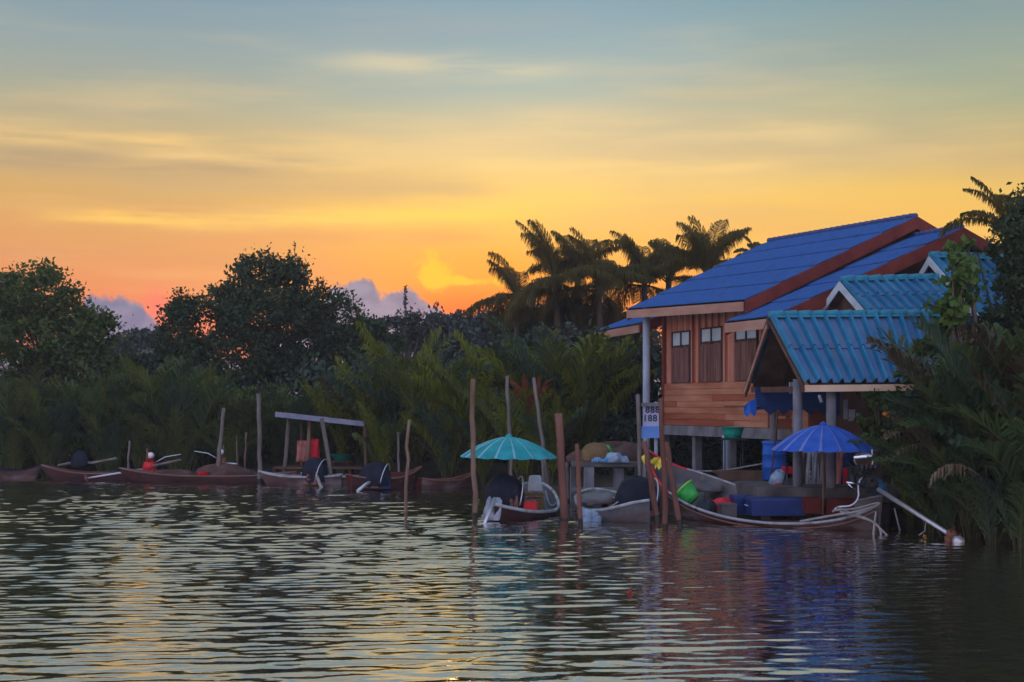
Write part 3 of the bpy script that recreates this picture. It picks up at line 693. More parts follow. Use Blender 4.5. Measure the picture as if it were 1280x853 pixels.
# ------------------------------------------------------------------ boats
def resample(P, n):
    P = np.asarray(P, float); m = len(P); tt = np.linspace(0, m-1, n); out = []
    for t_ in tt:                                       # catmull-rom
        i = min(int(t_), m-2); f = t_-i
        p0 = P[max(i-1,0)]; p1 = P[i]; p2 = P[i+1]; p3 = P[min(i+2,m-1)]
        out.append(.5*((2*p1)+(-p0+p2)*f+(2*p0-5*p1+4*p2-p3)*f*f+(-p0+3*p1-3*p2+p3)*f**3))
    return np.array(out)
def hull(root, Lp, Rp, Kp, mo, mi_, mr, n=36, rail=.035, stripe=None, name='hull', ribs=True, bandm=None):
    Lp, Rp, Kp = resample(Lp, n), resample(Rp, n), resample(Kp, n); m = 7
    S = np.linspace(0, 1, m)
    def shell(inset):
        G = np.zeros((n, 2*m-1, 3))
        for i in range(n):
            for s, side in ((Lp, 0), (Rp, 1)):
                for j, q in enumerate(S):
                    a_ = math.pi/2*q; w_ = math.cos(a_)**.75 if q < 1 else 0; h_ = 1-math.sin(a_)**1.25
                    p = Kp[i]+(s[i]-Kp[i])*np.array([w_, w_, h_])
                    if inset: p = p+(Kp[i]+(0,0,0)-p)*np.array([.05,.05,0])+np.array([0,0,.03*(1-h_)])
                    G[i, j if side == 0 else 2*m-2-j] = p
        return G
    Go, Gi = shell(False), shell(True); mb = MB(); mb.grid(Go, smooth=True)
    mb.add([Kp[-1]]+list(Go[-1]), [(0, k+1, k+2) for k in range(2*m-2)])      # transom
    if bandm is not None: pass
    hl = mb.build(name, mo, root)
    mb = MB(); mb.grid(Gi, smooth=True); mb.add([Kp[-1]+(Kp[-2]-Kp[-1])*.1]+list(Gi[-1]), [(0, k+2, k+1) for k in range(2*m-2)]); mb.build('inner_planking', mi_, root)
    for P in (Lp, Rp):
        mb = MB(); mb.tube([p+np.array([0,0,.01]) for p in P], rail, 6)
        if stripe is not None:
            for k, f in enumerate(mb.f[:-2]):
                if stripe[0] < (k//6)/(n-1) < stripe[1]: mb.mi[k] = 1
        mb.build('gunwale', [mr, M_['red']], root)
    if ribs:
        for k in range(4, n-3, 5):
            mb = MB(); a_, b_ = Gi[k,0], Gi[k,-1]; mb.beam(a_-[0,0,.10], b_-[0,0,.10], .16, .03); mb.build('thwart', mi_, root)
    return Lp, Rp, Kp
def std_boat(name, label, px, py, Yw, L, B, ang, mo, mi_, mr, bow=.55, stern=.15, free=.32, rail=.03, group=None, ribs=True):
    """ang: heading of the bow, degrees from +X (towards +Y positive). px, py photo position of the middle at the waterline"""
    c = at(px, 505, Yw); c[2] = 0; a_ = math.radians(ang); d = np.array([math.cos(a_), math.sin(a_), 0]); s = np.array([-d[1], d[0], 0])
    root = thing(name, label, 'boat', c, group); Lp, Rp, Kp = [], [], []
    for t_ in np.linspace(0, 1, 9):
        x = (0.5-t_)*L; w = B/2*(math.sin(math.pi*min(1, t_*.62+.02))**.7 if t_ < .8 else 1*(math.sin(math.pi*.516)**.7)*(1-.25*(t_-.8)/.2))
        if t_ == 0: w = .03
        z = free+bow*max(0, (1-t_*2.2))**2+stern*max(0, (t_-.6)/.4)**2
        kz = -.22+(free+bow*.55+.1)*max(0, (1-t_*5))**1.5
        Lp.append(c+d*x+s*w+[0,0,z]); Rp.append(c+d*x-s*w+[0,0,z]); Kp.append(c+d*(x-(.25 if t_ == 0 else 0))+[0,0,kz])
    hull(root, Lp, Rp, Kp, mo, mi_, mr, 26, rail, ribs=ribs)
    return root, c, d, s

def umbrella(px, py_rim, wpx, hpx, Y, m1, m2, label, pole_bot, tilt=0.0):
    c = at(px, py_rim, Y); R = wpx/2/F*Y; h = hpx/F*Y; root = thing('beach_umbrella', label, 'umbrella', (c[0], c[1], pole_bot))
    n = 16; mb = MB(); rings = 8; sub = 8; N_ = n*sub; V = []; 
    for i in range(rings+1):
        r = i/rings; z = h*(1-r**1.75); 
        for k in range(N_):
            a_ = 2*math.pi*k/N_+.1; ph = (k % sub)/sub; sag = -math.sin(math.pi*ph)*.035*r
            rr = R*r*(1-.045*math.sin(math.pi*ph)*r)
            V.append((c[0]+rr*math.cos(a_), c[1]+rr*math.sin(a_), c[2]+z+sag+tilt*rr*math.cos(a_)))
    for i in range(rings):
        for k in range(N_):
            mb.m = 1 if (k % sub) == 0 and i > 0 else 0
            mb.add([V[i*N_+k], V[i*N_+(k+1) % N_], V[(i+1)*N_+(k+1) % N_], V[(i+1)*N_+k]], [(0,1,2,3)])
    can = mb.build('canopy', [m1, m2], root)
    for k in range(n):
        a_ = 2*math.pi*k/n+.1; mb = MB(); e = (c[0]+R*math.cos(a_)*.99, c[1]+R*math.sin(a_)*.99, c[2]-.02+tilt*R*math.cos(a_)); md = (c[0]+R*.55*math.cos(a_), c[1]+R*.55*math.sin(a_), c[2]+h*.60-.02)
        mb.tube([(c[0], c[1], c[2]+h-.05), md, e], .008, 4); mb.build('rib', M_['steel'], can)
    mb = MB(); mb.tube([(c[0],c[1],pole_bot),(c[0],c[1],c[2]+h+.02)], .022, 8); mb.build('pole', M_['pole_brown'], root)
    mb = MB(); mb.lathe((c[0],c[1],c[2]+h-.01), [(.09,0),(.08,.04),(.03,.07),(.001,.10)], 10); mb.build('finial', m1, root)
    return root

def propeller(mb, c, ax, r):
    ax = Vector(ax).normalized(); mb.lathe(c, [(.001,-.07),(.05,-.06),(.055,.05),(.001,.08)], 10, ax); a_ = ax.orthogonal().normalized(); b_ = ax.cross(a_)
    for k in range(3):
        t_ = k*2*math.pi/3; u_ = a_*math.cos(t_)+b_*math.sin(t_); w_ = ax.cross(u_); P = []
        for q, wd in ((.03,.03),(r*.4,.08),(r*.8,.09),(r,.03)):
            P += [Vector(c)+u_*q+w_*wd+ax*wd*.5, Vector(c)+u_*q-w_*wd-ax*wd*.5]
        mb.add(P, [(0,2,3,1),(2,4,5,3),(4,6,7,5)])
        mb.add([p+ax*.012 for p in P], [(1,3,2,0),(3,5,4,2),(5,7,6,4)])

def longtail_motor(c, d, label, body, sc=1.0, shaft=None, prop=True, group=None):
    """small longtail engine: block, tank, flywheel, exhaust, tiller, shaft. d points from the engine along the shaft"""
    c = np.array(c, float); root = thing('longtail_motor', label, 'boat motor', c, group); d = np.array(d, float)/np.linalg.norm(d); s = np.array([-d[1], d[0], 0]); s /= np.linalg.norm(s)
    rz = math.atan2(s[1], s[0])
    mb = MB(); mb.box(c+[0,0,.17*sc], (.42*sc,.34*sc,.30*sc), rz, taper=.85); mb.lathe(c+np.array([0,0,.17*sc])+s*.2*sc, [(.001,.07*sc),(.15*sc,.06*sc),(.16*sc,0),(.001,-.02)], 14, s)
    for k in range(4): mb.box(c+[0,0,(.34+k*.03)*sc], (.20*sc,.20*sc,.014), rz)
    mb.build('engine_block', body, root)
    mb = MB(); mb.lathe(c+np.array([0,0,.52*sc])-s*.15*sc, [(.001,-.13*sc),(.08*sc,-.12*sc),(.10*sc,-.06*sc),(.10*sc,.12*sc),(.08*sc,.16*sc),(.001,.17*sc)], 12, s); mb.build('fuel_tank', M_['white'], root)
    mb = MB(); mb.tube([c+np.array([0,0,.3*sc])+s*.1, c+np.array([0,0,.45*sc])+s*.28*sc, c+np.array([0,0,.75*sc])+s*.3*sc], .03*sc, 6); mb.build('exhaust', M_['engine_rust'], root)
    mb = MB(); mb.tube([c+[0,0,.2*sc], c-d*.5*sc+[0,0,.42*sc], c-d*1.0*sc+[0,0,.45*sc]], .018*sc, 6); mb.build('tiller', M_['steel'], root)
    if shaft is not None:
        e = np.array(shaft, float); mb = MB(); st_ = c+np.array([0,0,.12*sc]); mb.tube([st_, (st_+e)/2, e], [.035*sc,.03*sc,.028*sc], 7); mb.build('shaft', M_['steel'], root)
        if prop: mb = MB(); propeller(mb, e, e-st_, .14); mb.build('propeller', M_['engine_rust'], root)
    return root

def hood(c, r, label, face=(0,1,0), squash=1.0, rim=True, engine_m=None):
    """a rounded tarpaulin cover draped over a boat engine, with a hoop at one side"""
    c = np.array(c, float); root = thing('engine_cover', label, 'engine cover', c); f = np.array(face, float); f[2] = 0; f /= np.linalg.norm(f); s = np.array([-f[1], f[0], 0])
    n, m = 36, 12; G = np.zeros((n+1, m+1, 3)); rg = random.Random(int(c[0]*97)); p1, p2, p3 = [rg.uniform(0, 6.28) for _ in range(3)]
    for i in range(n+1):
        a_ = 2*math.pi*(i % n)/n
        for j in range(m+1):
            b_ = j/m*math.pi*.62; k = 1+.05*math.sin(3*a_+p1)+.035*math.sin(7*a_+p2)*math.sin(b_)+.03*math.sin(5*b_+p3); low = max(0, b_-1.3)
            sag = .10*max(0, math.sin(a_*9+p1))*low
            G[i,j] = c+s*(math.cos(a_)*math.sin(b_)**.8*r*squash*k)+f*(math.sin(a_)*math.sin(b_)**.8*r*.75*k)+np.array([0,0,r*1.02*math.cos(b_)*(1+.05*math.cos(a_+p2))-sag])
    mb = MB(); mb.grid(G, smooth=True); mb.build('cover', M_['hood'], root)
    if rim:
        q = -.35; mb = MB(); mb.tube([c+s*(q*r*squash*1.0-.25*r*math.sin(t_)*squash*1.0-.22*r)+f*(-math.cos(t_)*r*.72)+np.array([0,0,math.sin(t_)*r*.93]) for t_ in np.linspace(-.2, math.pi*.85, 14)], .018, 5); mb.build('hoop', M_['steel'], root)
    mb = MB(); e = c-f*r*.25; mb.box(e+[0,0,-r*.15], (r*.9, r*.8, r*.7), math.atan2(s[1], s[0]), taper=.9); mb.lathe(e+np.array([0,0,-r*.1])-f*r*.42, [(.001,.05),(r*.22,.04),(r*.24,0),(r*.1,-.02)], 12, f); mb.build('engine', M_['engine_rust'] if engine_m is None else engine_m, root)
    return root

# --- the big longtail boat in front of the pavilion
bt = thing('longtail_boat', 'largest longtail boat with high striped bow, moored before the pavilion', 'boat', (6.0,34.2,0))
Ln = [at(807,562,38.6), at(813,582,37.4), at(826,606,36.2), at(850,626,35.2), at(882,640,34.2), at(922,650,33.4), at(970,655,32.9), at(1020,654,32.4), at(1062,647,32.0), at(1096,633,31.7)]
Rn = [at(808,562,38.7), at(826,574,38.2), at(848,584,37.8), at(872,591,37.3), at(902,601,36.6), at(936,613,35.7), at(972,623,34.9), at(1010,631,34.2), at(1050,630,33.5), at(1104,620,33.0)]
Kn = []
for i, (l, r) in enumerate(zip(Ln, Rn)):
    m_ = (l+r)/2; t_ = i/9; m_ = l+(r-l)*.45; m_[2] = -.18 if i > 2 else [.95,.25,-.1][i]; Kn.append(m_)
Lr, Rr, Kr = hull(bt, Ln, Rn, Kn, M_['hull_dark'], M_['hull_in'], M_['rail'], 44, .034, stripe=(.04,.27), ribs=False)
mb = MB(); 
for P in (Lr,): mb.tube([p-np.array([-.012*0,.03,.10]) for p in P[3:]], .022, 5)
mb.build('rubbing_strake', M_['rail_b'], bt)
mb = MB(); mb.tube([Ln[0]+[.02,0,-.35], Ln[0]+[0,0,0], Ln[0]+[-.10,.2,.16]], [.06,.055,.03], 7); mb.build('stem_post', M_['rail_b'], bt)
for k in range(7, 40, 3):
    a_ = Lr[k]; b_ = Rr[k]; kk = Kr[k]; mb = MB(); pts = []
    for q in np.linspace(.04, .96, 9):
        w_ = a_+(b_-a_)*q; z_ = (a_[2]*(1-q)+b_[2]*q); dpt = math.sin(math.pi*q)**.6; w_ = w_.copy(); w_[2] = z_-(z_-kk[2]-.08)*dpt*.93; pts.append(w_)
    mb.tube(pts, .025, 5); mb.build('rib_frame', M_['hull_in'], bt)
def flr(i0, i1, dz, name, m):
    G = np.array([[Lr[i]+(Rr[i]-Lr[i])*.14, Lr[i]+(Rr[i]-Lr[i])*.86] for i in range(i0, i1)]); G[:,:,2] = dz if np.isscalar(dz) else np.array(dz)[:,None]
    mb = MB(); mb.grid(G, thick=(0,0,.03)); mb.build(name, m, bt)
flr(12, 42, .10, 'floorboards', M_['dark_wood'])
# yellow ribbons tied on the prow
mb = MB()
for k in range(16):
    a_ = random.uniform(0, 6.28); l = random.uniform(.15,.36); c = at(823+random.uniform(-3,3), 576+random.uniform(-3,4), 36.4); e = c+np.array([math.cos(a_)*l*.9, -.1, -abs(math.sin(a_))*l*.9+.10]); w_ = np.array([.03,0,.045])
    mb.add([c-w_, c+w_, e+w_*.8, e-w_*.8], [(0,1,2,3)]); mb.add([c-w_+[0,.006,0], c+w_+[0,.006,0], e+w_*.8+[0,.006,0], e-w_*.8+[0,.006,0]], [(3,2,1,0)])
for c in (at(806,573,37.2),): mb.lathe(c, [(.001,.10),(.08,.05),(.09,0),(.05,-.12),(.001,-.16)], 8)
mb.build('bow_ribbon', M_['yellow'], None, 'bright yellow cloth ribbons tied round the bow of the largest boat', 'ribbon')
# cargo
def cooler(px0, px1, pyb, h, dep, Y, label, rz=.05):
    a_ = at(px0, pyb, Y); b_ = at(px1, pyb, Y); w = b_[0]-a_[0]; c = (a_+b_)/2; root = thing('cooler_box', label, 'cooler', c, 'blue coolers in the big boat')
    mb = MB(); mb.box(c+[0,dep/2,h*.41], (w*.96, dep*.94, h*.82), rz, taper=1.03); 
    mb.build('body', M_['blue_box'], root); mb = MB(); mb.box(c+[0,dep/2,h*.9], (w*1.02, dep, h*.17), rz, taper=.97); mb.box(c+[0,dep/2,h*.995], (w*.85, dep*.84, h*.05), rz, taper=.97); mb.build('lid', M_['blue_box'], root)
    mb = MB(); e = c+np.array([-w/2*1.01,dep/2,h*.5]); mb.tube([e+[0,-.12,0], e+[-.05,-.10,.02], e+[-.05,.10,.02], e+[0,.12,0]], .014, 5); mb.build('handle', M_['white_board'], root)
cooler(938, 1008, 645, .42, .75, 33.4, 'wide dark blue cooler box nearest the camera in the largest boat')
cooler(918, 985, 643, .44, .7, 34.35, 'blue cooler box partly hidden behind the nearer wide cooler')
mb = MB(); a_ = at(903,646,34.0); mb.box(a_+[.15,.2,.12], (.36,.4,.30), .1); mb.box(a_+[.15,.2,.285], (.39,.43,.03), .1); mb.build('grey_crate', M_['deckm'], None, 'small dark grey crate at the left side of the blue coolers', 'crate')
# green basket tipped on its side
gb = thing('green_basket', 'bright green plastic basket tipped over in the largest boat', 'basket', at(862,622,35.6)); c = at(861,620,35.6); ax = (-.60,.25,.62)
mb = MB(); mb.lathe(c, [(.001,-.18),(.20,-.18),(.23,-.05),(.27,.12),(.30,.22),(.32,.22),(.30,.20),(.26,.10),(.21,-.14),(.001,-.15)], 18, ax); mb.build('tub', M_['green_b'], gb)
mb = MB(); q = Vector(c)+Vector(ax).normalized()*.22; mb.lathe(q, [(.30,-.015),(.335,-.01),(.335,.02),(.30,.02)], 18, ax); mb.build('rim_band', M_['lime'], gb)
def blob_mesh(name, c, size, m, label, cat, seed=0, amp=.25, group=None, n=14):
    r = np.random.default_rng(seed); ph = r.random(6)*6.28; mb = MB(); G = np.zeros((n*2+1, n+1, 3))
    for i in range(n*2+1):
        for j in range(n+1):
            a_ = math.pi*i/n; b_ = math.pi*j/n; k = 1+amp*(math.sin(3*a_+ph[0])*math.sin(2*b_+ph[1])+.5*math.sin(5*a_+ph[2]+2*b_)*math.sin(b_)+.4*math.sin(7*b_+ph[3]+a_*0)*math.sin(b_)*math.sin(4*a_+ph[4]) if i < n*2 else 0)
            if i == n*2: k = None
            if k is None: G[i,j] = G[0,j]; continue
            G[i,j] = [c[0]+size[0]*k*math.sin(b_)*math.cos(a_), c[1]+size[1]*k*math.sin(b_)*math.sin(a_), c[2]+size[2]*max(-.25, k*math.cos(b_))]
    mb.grid(G, smooth=True); return mb.build(name, m, None, label, cat, group)
blob_mesh('red_cloth', at(905,637,35.1), (.48,.3,.24), M_['red'], 'crumpled red sheet lying between the green basket and the crate', 'cloth', 3)
blob_mesh('dark_bag', at(882,638,34.6), (.26,.2,.26), M_['black'], 'black bag lying beside the tipped green basket', 'bag', 4, .15)
blob_mesh('grey_tarpaulin', at(878,612,36.4), (.62,.3,.2), M_['hull_in'], 'pale grey tarpaulin lying in the bow of the largest boat', 'tarpaulin', 5, .2)
mb = MB(); a_ = at(1010,640,33.2); mb.box(a_+[.12,.25,.14], (.42,.5,.36), .1); mb.box(a_+[1.0,.3,.12], (1.2,.5,.34), .12); mb.build('engine_deck', M_['maroon'], bt)

umbrella(1029, 562, 128, 31, 33.1, M_['blue_umb'], M_['blue_umb2'], 'large blue umbrella with pale seams over the stern of the largest boat', .15)
# big inboard longtail engine
em = thing('longtail_engine', 'large car type engine with chrome pipe and long slanting propeller shaft at the stern', 'boat motor', at(1082,610,32.3))
c = at(1080,604,32.3)
mb = MB(); mb.box(c+[0,0,.0], (.50,.55,.42), .1, taper=.9); mb.box(c+[-.05,0,.28], (.42,.46,.18), .1, taper=.9)
for k in range(5): mb.lathe(c+np.array([-.2+.1*k,-.26,.30]), [(.001,.0),(.04,.0),(.045,.12),(.001,.14)], 8)
mb.lathe(c+np.array([-.30,0,.05]), [(.001,-.03),(.2,-.03),(.2,.03),(.001,.03)], 16, (1,.1,0)); mb.lathe(c+np.array([-.32,0,.30]), [(.001,-.02),(.09,-.02),(.09,.02),(.001,.02)], 12, (1,.1,0))
for k in range(10):
    p = c+np.array([random.uniform(-.28,.25), -.27, random.uniform(-.1,.45)]); mb.tube([p, p+np.array([random.uniform(-.1,.1),-.06,random.uniform(-.1,.1)]), p+np.array([random.uniform(-.2,.2),0,random.uniform(-.2,.2)])], .014, 5)
mb.build('engine_block', M_['engine'], em)
mb = MB(); g = c+np.array([.22,-.02,-.05]); mb.lathe(g, [(.001,-.24),(.17,-.22),(.21,-.05),(.18,.12),(.10,.30),(.001,.34)], 16, (.9,-.15,-.45)); mb.build('gearbox', M_['engine_blue'], em)
mb = MB(); mb.lathe(at(1082,571,32.1), [(.001,-.28),(.05,-.27),(.055,.2),(.03,.3),(.001,.31)], 12, (1,0,.06)); mb.build('air_filter', M_['chrome'], em)
mb = MB(); a_ = at(1058,603,31.9); mb.tube([a_, at(1074,605,31.9)], .022, 7); mb.tube([at(1060,605,31.9), at(1069,613,31.9)], .015, 6); mb.build('throttle_lever', M_['chrome'], em)
s0, s1 = at(1098,612,32.0), at(1187,668,29.6); mb = MB(); mb.tube([s0, s0+(s1-s0)*.5, s1], [.055,.05,.045], 10); mb.build('shaft', M_['steel'], em)
mb = MB(); propeller(mb, at(1191,669,29.5), (s1-s0), .20); mb.lathe(at(1190,668,29.5), [(.001,-.10),(.09,-.08),(.11,0),(.08,.08),(.001,.1)], 12, s1-s0); mb.build('propeller', M_['engine_rust'], em)
mb = MB(); mb.lathe(at(1198,677,29.35), [(.001,-.12),(.09,-.10),(.13,0),(.10,.09),(.001,.12)], 12, (1,.2,-.3)); mb.build('skeg', M_['steel'], em)
mb = MB(); mb.tube([at(1158,650,30.4), at(1156,664,30.4), at(1149,669,30.3)], .015, 5); mb.build('shaft_bracket', M_['rope'], em)
mb = MB()
mb.tube(resample([at(1090,562,32.2), at(1090,584,32.2), at(1074,602,32.0), at(1073,622,31.9), at(1064,632,31.9), at(1048,634,32.0), at(1041,640,32.1)], 20), .024, 6)
mb.tube(resample([at(1088,567,32.3), at(1072,568,32.2), at(1068,576,32.2), at(1074,584,32.3)], 10), .018, 6)
mb.build('tiller_frame', M_['steel'], em)
rp = MB()
for q in ([(1042,638),(1070,636),(1096,629),(1097,632),(1070,640),(1044,644),(1000,652)], [(1046,634),(1062,641),(1090,652),(1112,672),(1124,674)], [(1050,640),(1085,650),(1098,658),(1102,672),(1101,690)], [(1095,640),(1092,668),(1094,690)], [(1106,674),(1112,671),(1122,672),(1126,675),(1114,678),(1106,675)]):
    rp.tube(resample([at(x, y, 31.2-.01*(y-640)+.35*math.sin(i*1.3)*.2) for i, (x, y) in enumerate(q)], 18), .026, 6)
rp.build('mooring_rope', M_['rope'], None, 'pale thick ropes trailing from the stern of the largest boat', 'rope')
mb = MB(); mb.tube([at(1118,635,32), at(1127,672,31.9)], .02, 6); mb.build('stern_stick', M_['rope'], None, 'thin pale stick standing in the water behind the ropes', 'stick')

# --- boat under the teal umbrella
b1 = thing('motor_boat', 'dark red motor boat with curved white gunwale under the teal umbrella', 'boat', at(655,655,35.2)*[1,1,0])
Ln = [at(692,615,38.2), at(698,628,37.4), at(696,637,36.6), at(684,640,35.8), at(664,640,35.0), at(640,636,34.6), at(618,631,34.3)]
Rn = [at(690,613,38.3), at(680,606,38.8), at(668,604,38.8), at(655,606,38.4), at(642,610,37.6), at(630,615,36.8), at(618,621,36.0)]
Kn = [(l+r)/2*np.array([1,1,0])+[0,0,(-.2 if i > 1 else [.35,-.05][i])] for i, (l, r) in enumerate(zip(Ln, Rn))]
Kn = []
for i, (l, r) in enumerate(zip(Ln, Rn)):
    m_ = l+(r-l)*(.35 if i else .5); m_[2] = -.2 if i > 1 else [.30,-.05][i]; Kn.append(m_)
Lr, Rr, Kr = hull(b1, Ln, Rn, Kn, M_['hull_red'], M_['hull_in'], M_['rail'], 30, .045, ribs=False)
for k in (4,9,14,19,24):
    mb = MB(); a_, b_, kk = Lr[k], Rr[k], Kr[k]; pts = [a_+(b_-a_)*q-np.array([0,0,1])*((a_[2]+(b_[2]-a_[2])*q)-kk[2]-.08)*math.sin(math.pi*q)**.6*.92 for q in np.linspace(.04,.96,8)]; mb.tube(pts, .03, 5); mb.build('rib_frame', M_['rail'], b1)
mb = MB(); mb.box(at(645,634,35.6)+[0,0,-.02], (1.0,.7,.34), .05); mb.build('red_box', M_['red'], None, 'red storage box in the boat under the teal umbrella', 'box')
mb = MB(); mb.box(at(667,618,36.6)+[0,0,.0], (.5,.5,.06), .1); mb.box(at(669,628,36.6)+[0,0,-.02], (.44,.4,.3), .1, taper=.9); mb.build('tan_crate', M_['cloth_tan'], None, 'tan crate behind the red box in the boat under the teal umbrella', 'crate')
bk = thing('white_bucket', 'upturned white bucket on the crate under the teal umbrella', 'bucket', at(669,612,36.8)); mb = MB(); c = at(669,611,36.8); mb.lathe(c, [(.18,-.05),(.19,-.02),(.16,.30),(.13,.34),(.001,.35)], 16); mb.build('tub', M_['white_board'], bk); mb = MB(); mb.tube([c+[math.cos(a)*.19,-.02,-.02-.1*math.sin(a)] for a in np.linspace(0,math.pi,8)], .01, 4); mb.build('handle', M_['steel'], bk)
hood(at(630,625,35.3)+[0,0,0], .62, 'round dark engine cover with pale hoop under the teal umbrella', (-.25,1,0), .82)
umbrella(636, 571, 122, 25, 35.6, M_['teal_umb'], M_['teal_umb2'], 'teal umbrella with pale seams over the small red motor boat', .1, tilt=-.015)
mb = MB(); mb.tube([at(618,623,34.4), at(612,640,34.0), at(605,656,33.6)], .04, 7); mb.box(at(606,656,33.6), (.35,.2,.04), .2); 
mb.build('outrigger_shaft', M_['steel'], None, 'bright metal motor shaft slanting into the water by the teal umbrella boat', 'motor shaft')
blob_mesh('plastic_sheet', at(615,645,34.5), (.22,.18,.40), M_['cloth_grey'], 'pale crumpled plastic sheet hanging over the stern by the teal umbrella', 'sheet', 8, .34)

# --- grey motor boat
b2 = thing('motor_boat', 'grey weathered motor boat between the reddish poles and the sign', 'boat', at(765,655,34.5)*[1,1,0])
Ln = [at(719,622,36.6), at(722,632,35.8), at(734,638,35.0), at(752,638,34.5), at(772,634,34.1), at(792,629,33.9), at(812,626,33.8)]
Rn = [at(720,621,36.8), at(730,614,37.6), at(746,612,37.9), at(764,615,37.4), at(782,619,36.8), at(798,620,36.2), at(816,619,35.6)]
Kn = []
for i, (l, r) in enumerate(zip(Ln, Rn)):
    m_ = l+(r-l)*(.38 if i else .5); m_[2] = -.2 if i > 1 else [.30,-.05][i]; Kn.append(m_)
Lr, Rr, Kr = hull(b2, Ln, Rn, Kn, M_['hull_grey'], M_['hull_in'], M_['rail'], 30, .04, ribs=True)
hood(at(796,628,34.9), .62, 'dark rounded engine cover on the grey motor boat beside the pole cluster', (-.3,1,0), .9, engine_m=M_['engine_rust'])
for q, lb in (([(742,611,37.6),(765,622,35.5),(793,628,34.4)],'long pale'), ([(760,636,34.4),(775,626,34.6),(786,620,34.8),(791,628,34.5),(806,619,34.8)],'bent pale')):
    mb = MB(); mb.tube([at(*p) for p in q], .02, 6); mb.build('boat_hook_pole', M_['rope'], None, lb+' rod lying across the grey motor boat', 'rod')
blob_mesh('plastic_sheet', at(737,650,34.7), (.28,.2,.25), M_['bag'], 'white plastic sheet caught against the bow of the grey motor boat', 'sheet', 12, .38)
blob_mesh('net_heap', at(752,626,35.9), (.55,.4,.22), M_['hull_in'], 'pale grey net lying in the grey motor boat', 'net', 13, .2)

# --- left group of boats
r_, c, d, s = std_boat('wooden_boat', 'leftmost long red brown wooden boat below the palms', 128, 600, 53.0, 4.6, 1.1, 178, M_['hull_red'], M_['hull_red'], M_['rail_b'], .30, .10, .26)
r_, c, d, s = std_boat('wooden_boat', 'long red brown wooden boat with a net heap and two leaning poles', 258, 602, 51.5, 6.4, 1.3, 177, M_['hull_red'], M_['maroon'], M_['rail_b'], .26, .12, .25)
r_, c, d, s = std_boat('wooden_boat', 'small dark skiff at the far left edge under the palms', 20, 600, 54.5, 2.0, .8, 5, M_['hull_dark'], M_['hull_dark'], M_['hood'], .25, .1, .30)
longtail_motor(at(187,590,52.4)+[0,0,0], (-.9,0,-.1), 'red boat motor with white tank and shaft tilted left on the long boat', M_['red'], 1.15, at(108,598,51.8))
mb = MB(); mb.tube([at(190,583,52.2), at(226,575,52)], [.06,.05], 6); mb.build('oar', M_['pole_grey'], None, 'pale oar resting right of the red boat motor', 'oar')
mb = MB(); mb.tube([at(106,578,53), at(114,579,53), at(146,573,52.6)], .05, 6); mb.build('oar', M_['pole_grey'], None, 'pale oar tilted up on the leftmost long boat', 'oar')
mb = MB(); mb.tube([at(73,582,53.2), at(92,578,53)], .05, 6); mb.build('oar', M_['pole_grey'], None, 'short pale oar end beside the small dark skiff', 'oar')
longtail_motor(at(277,583,51.8), (1,0,-.1), 'brown boat motor with white tank on the net heap', M_['engine_rust'], 1.0, at(296,580,51.5), False)
blob_mesh('net_heap', at(280,594,51.6), (.95,.4,.42), M_['cloth_brown'], 'brown fishing net heaped in the long boat between the two poles', 'net', 20, .15)
blob_mesh('net_heap', at(216,595,51.8), (.85,.35,.22), M_['cloth_brown'], 'low pinkish brown net lying along the long boat', 'net', 21, .15)
blob_mesh('net_heap', at(305,595,51.8), (.5,.35,.26), M_['cloth_brown'], 'small brown net bundle near the tall upright pole', 'net', 24, .15)
mb = MB(); c = at(254,594,51.2); mb.lathe(c, [(.001,-.12),(.14,-.12),(.2,.10),(.21,.12),(.001,.10)], 12); mb.build('red_basin', M_['red'], None, 'small red basin in the long boat left of the leaning pole', 'basin')
blob_mesh('covered_motor', at(100,580,53), (.32,.3,.45), M_['hood'], 'dark blue bundle over a motor on the leftmost long boat', 'covered motor', 22, .12)
r_, c, d, s = std_boat('small_motor_boat', 'small dark boat with white rim and red inside near the shelter', 375, 604, 49.8, 2.9, 1.1, 184, M_['hull_dark'], M_['maroon'], M_['rail'], .2, .05, .30, .035)
hood(at(394,596,49.6)+[0,0,.05], .60, 'dark domed engine cover on the small white rimmed boat', (.4,1,0), .75)
mb = MB(); mb.tube([at(396,595,49.2), at(400,606,48.6), at(403,612,48.4)], .06, 6); mb.build('motor_shaft', M_['rope'], None, 'short pale motor shaft at the stern of the white rimmed boat', 'motor shaft')
r_, c, d, s = std_boat('wooden_boat', 'low dark boat moored behind the slanting shelter post', 432, 601, 51.0, 3.2, 1.0, 178, M_['hull_dark'], M_['hull_dark'], M_['rail'], .12, .05, .24, .03)
r_, c, d, s = std_boat('small_motor_boat', 'dark boat with red inside left of the crooked pole', 482, 612, 47.5, 2.5, 1.2, 20, M_['hull_red'], M_['maroon'], M_['rail_b'], .35, .1, .38)
hood(at(469,601,47.0)+[0,0,.05], .55, 'round black engine cover on the boat left of the crooked pole', (.2,1,0), 1.0)
mb = MB(); mb.tube([at(466,601,46.8), at(458,605,46.5), at(447,614,46)], .055, 6); mb.build('motor_shaft', M_['steel'], None, 'bright motor shaft dipping left of the round black engine cover', 'motor shaft')
mb = MB(); mb.box(at(474,606,46.9), (.7,.3,.26), .1); mb.box(at(474,602,46.9)+[0,0,.03], (.74,.34,.04), .1); mb.build('blue_crate', M_['blue_box'], None, 'dark blue crate under the round black engine cover', 'crate')
mb = MB(); mb.box(at(500,598,48.0), (.9,.5,.4), .1, taper=.92); mb.build('red_bundle', M_['maroon'], None, 'faded red covered bundle in the boat by the crooked pole', 'bundle')
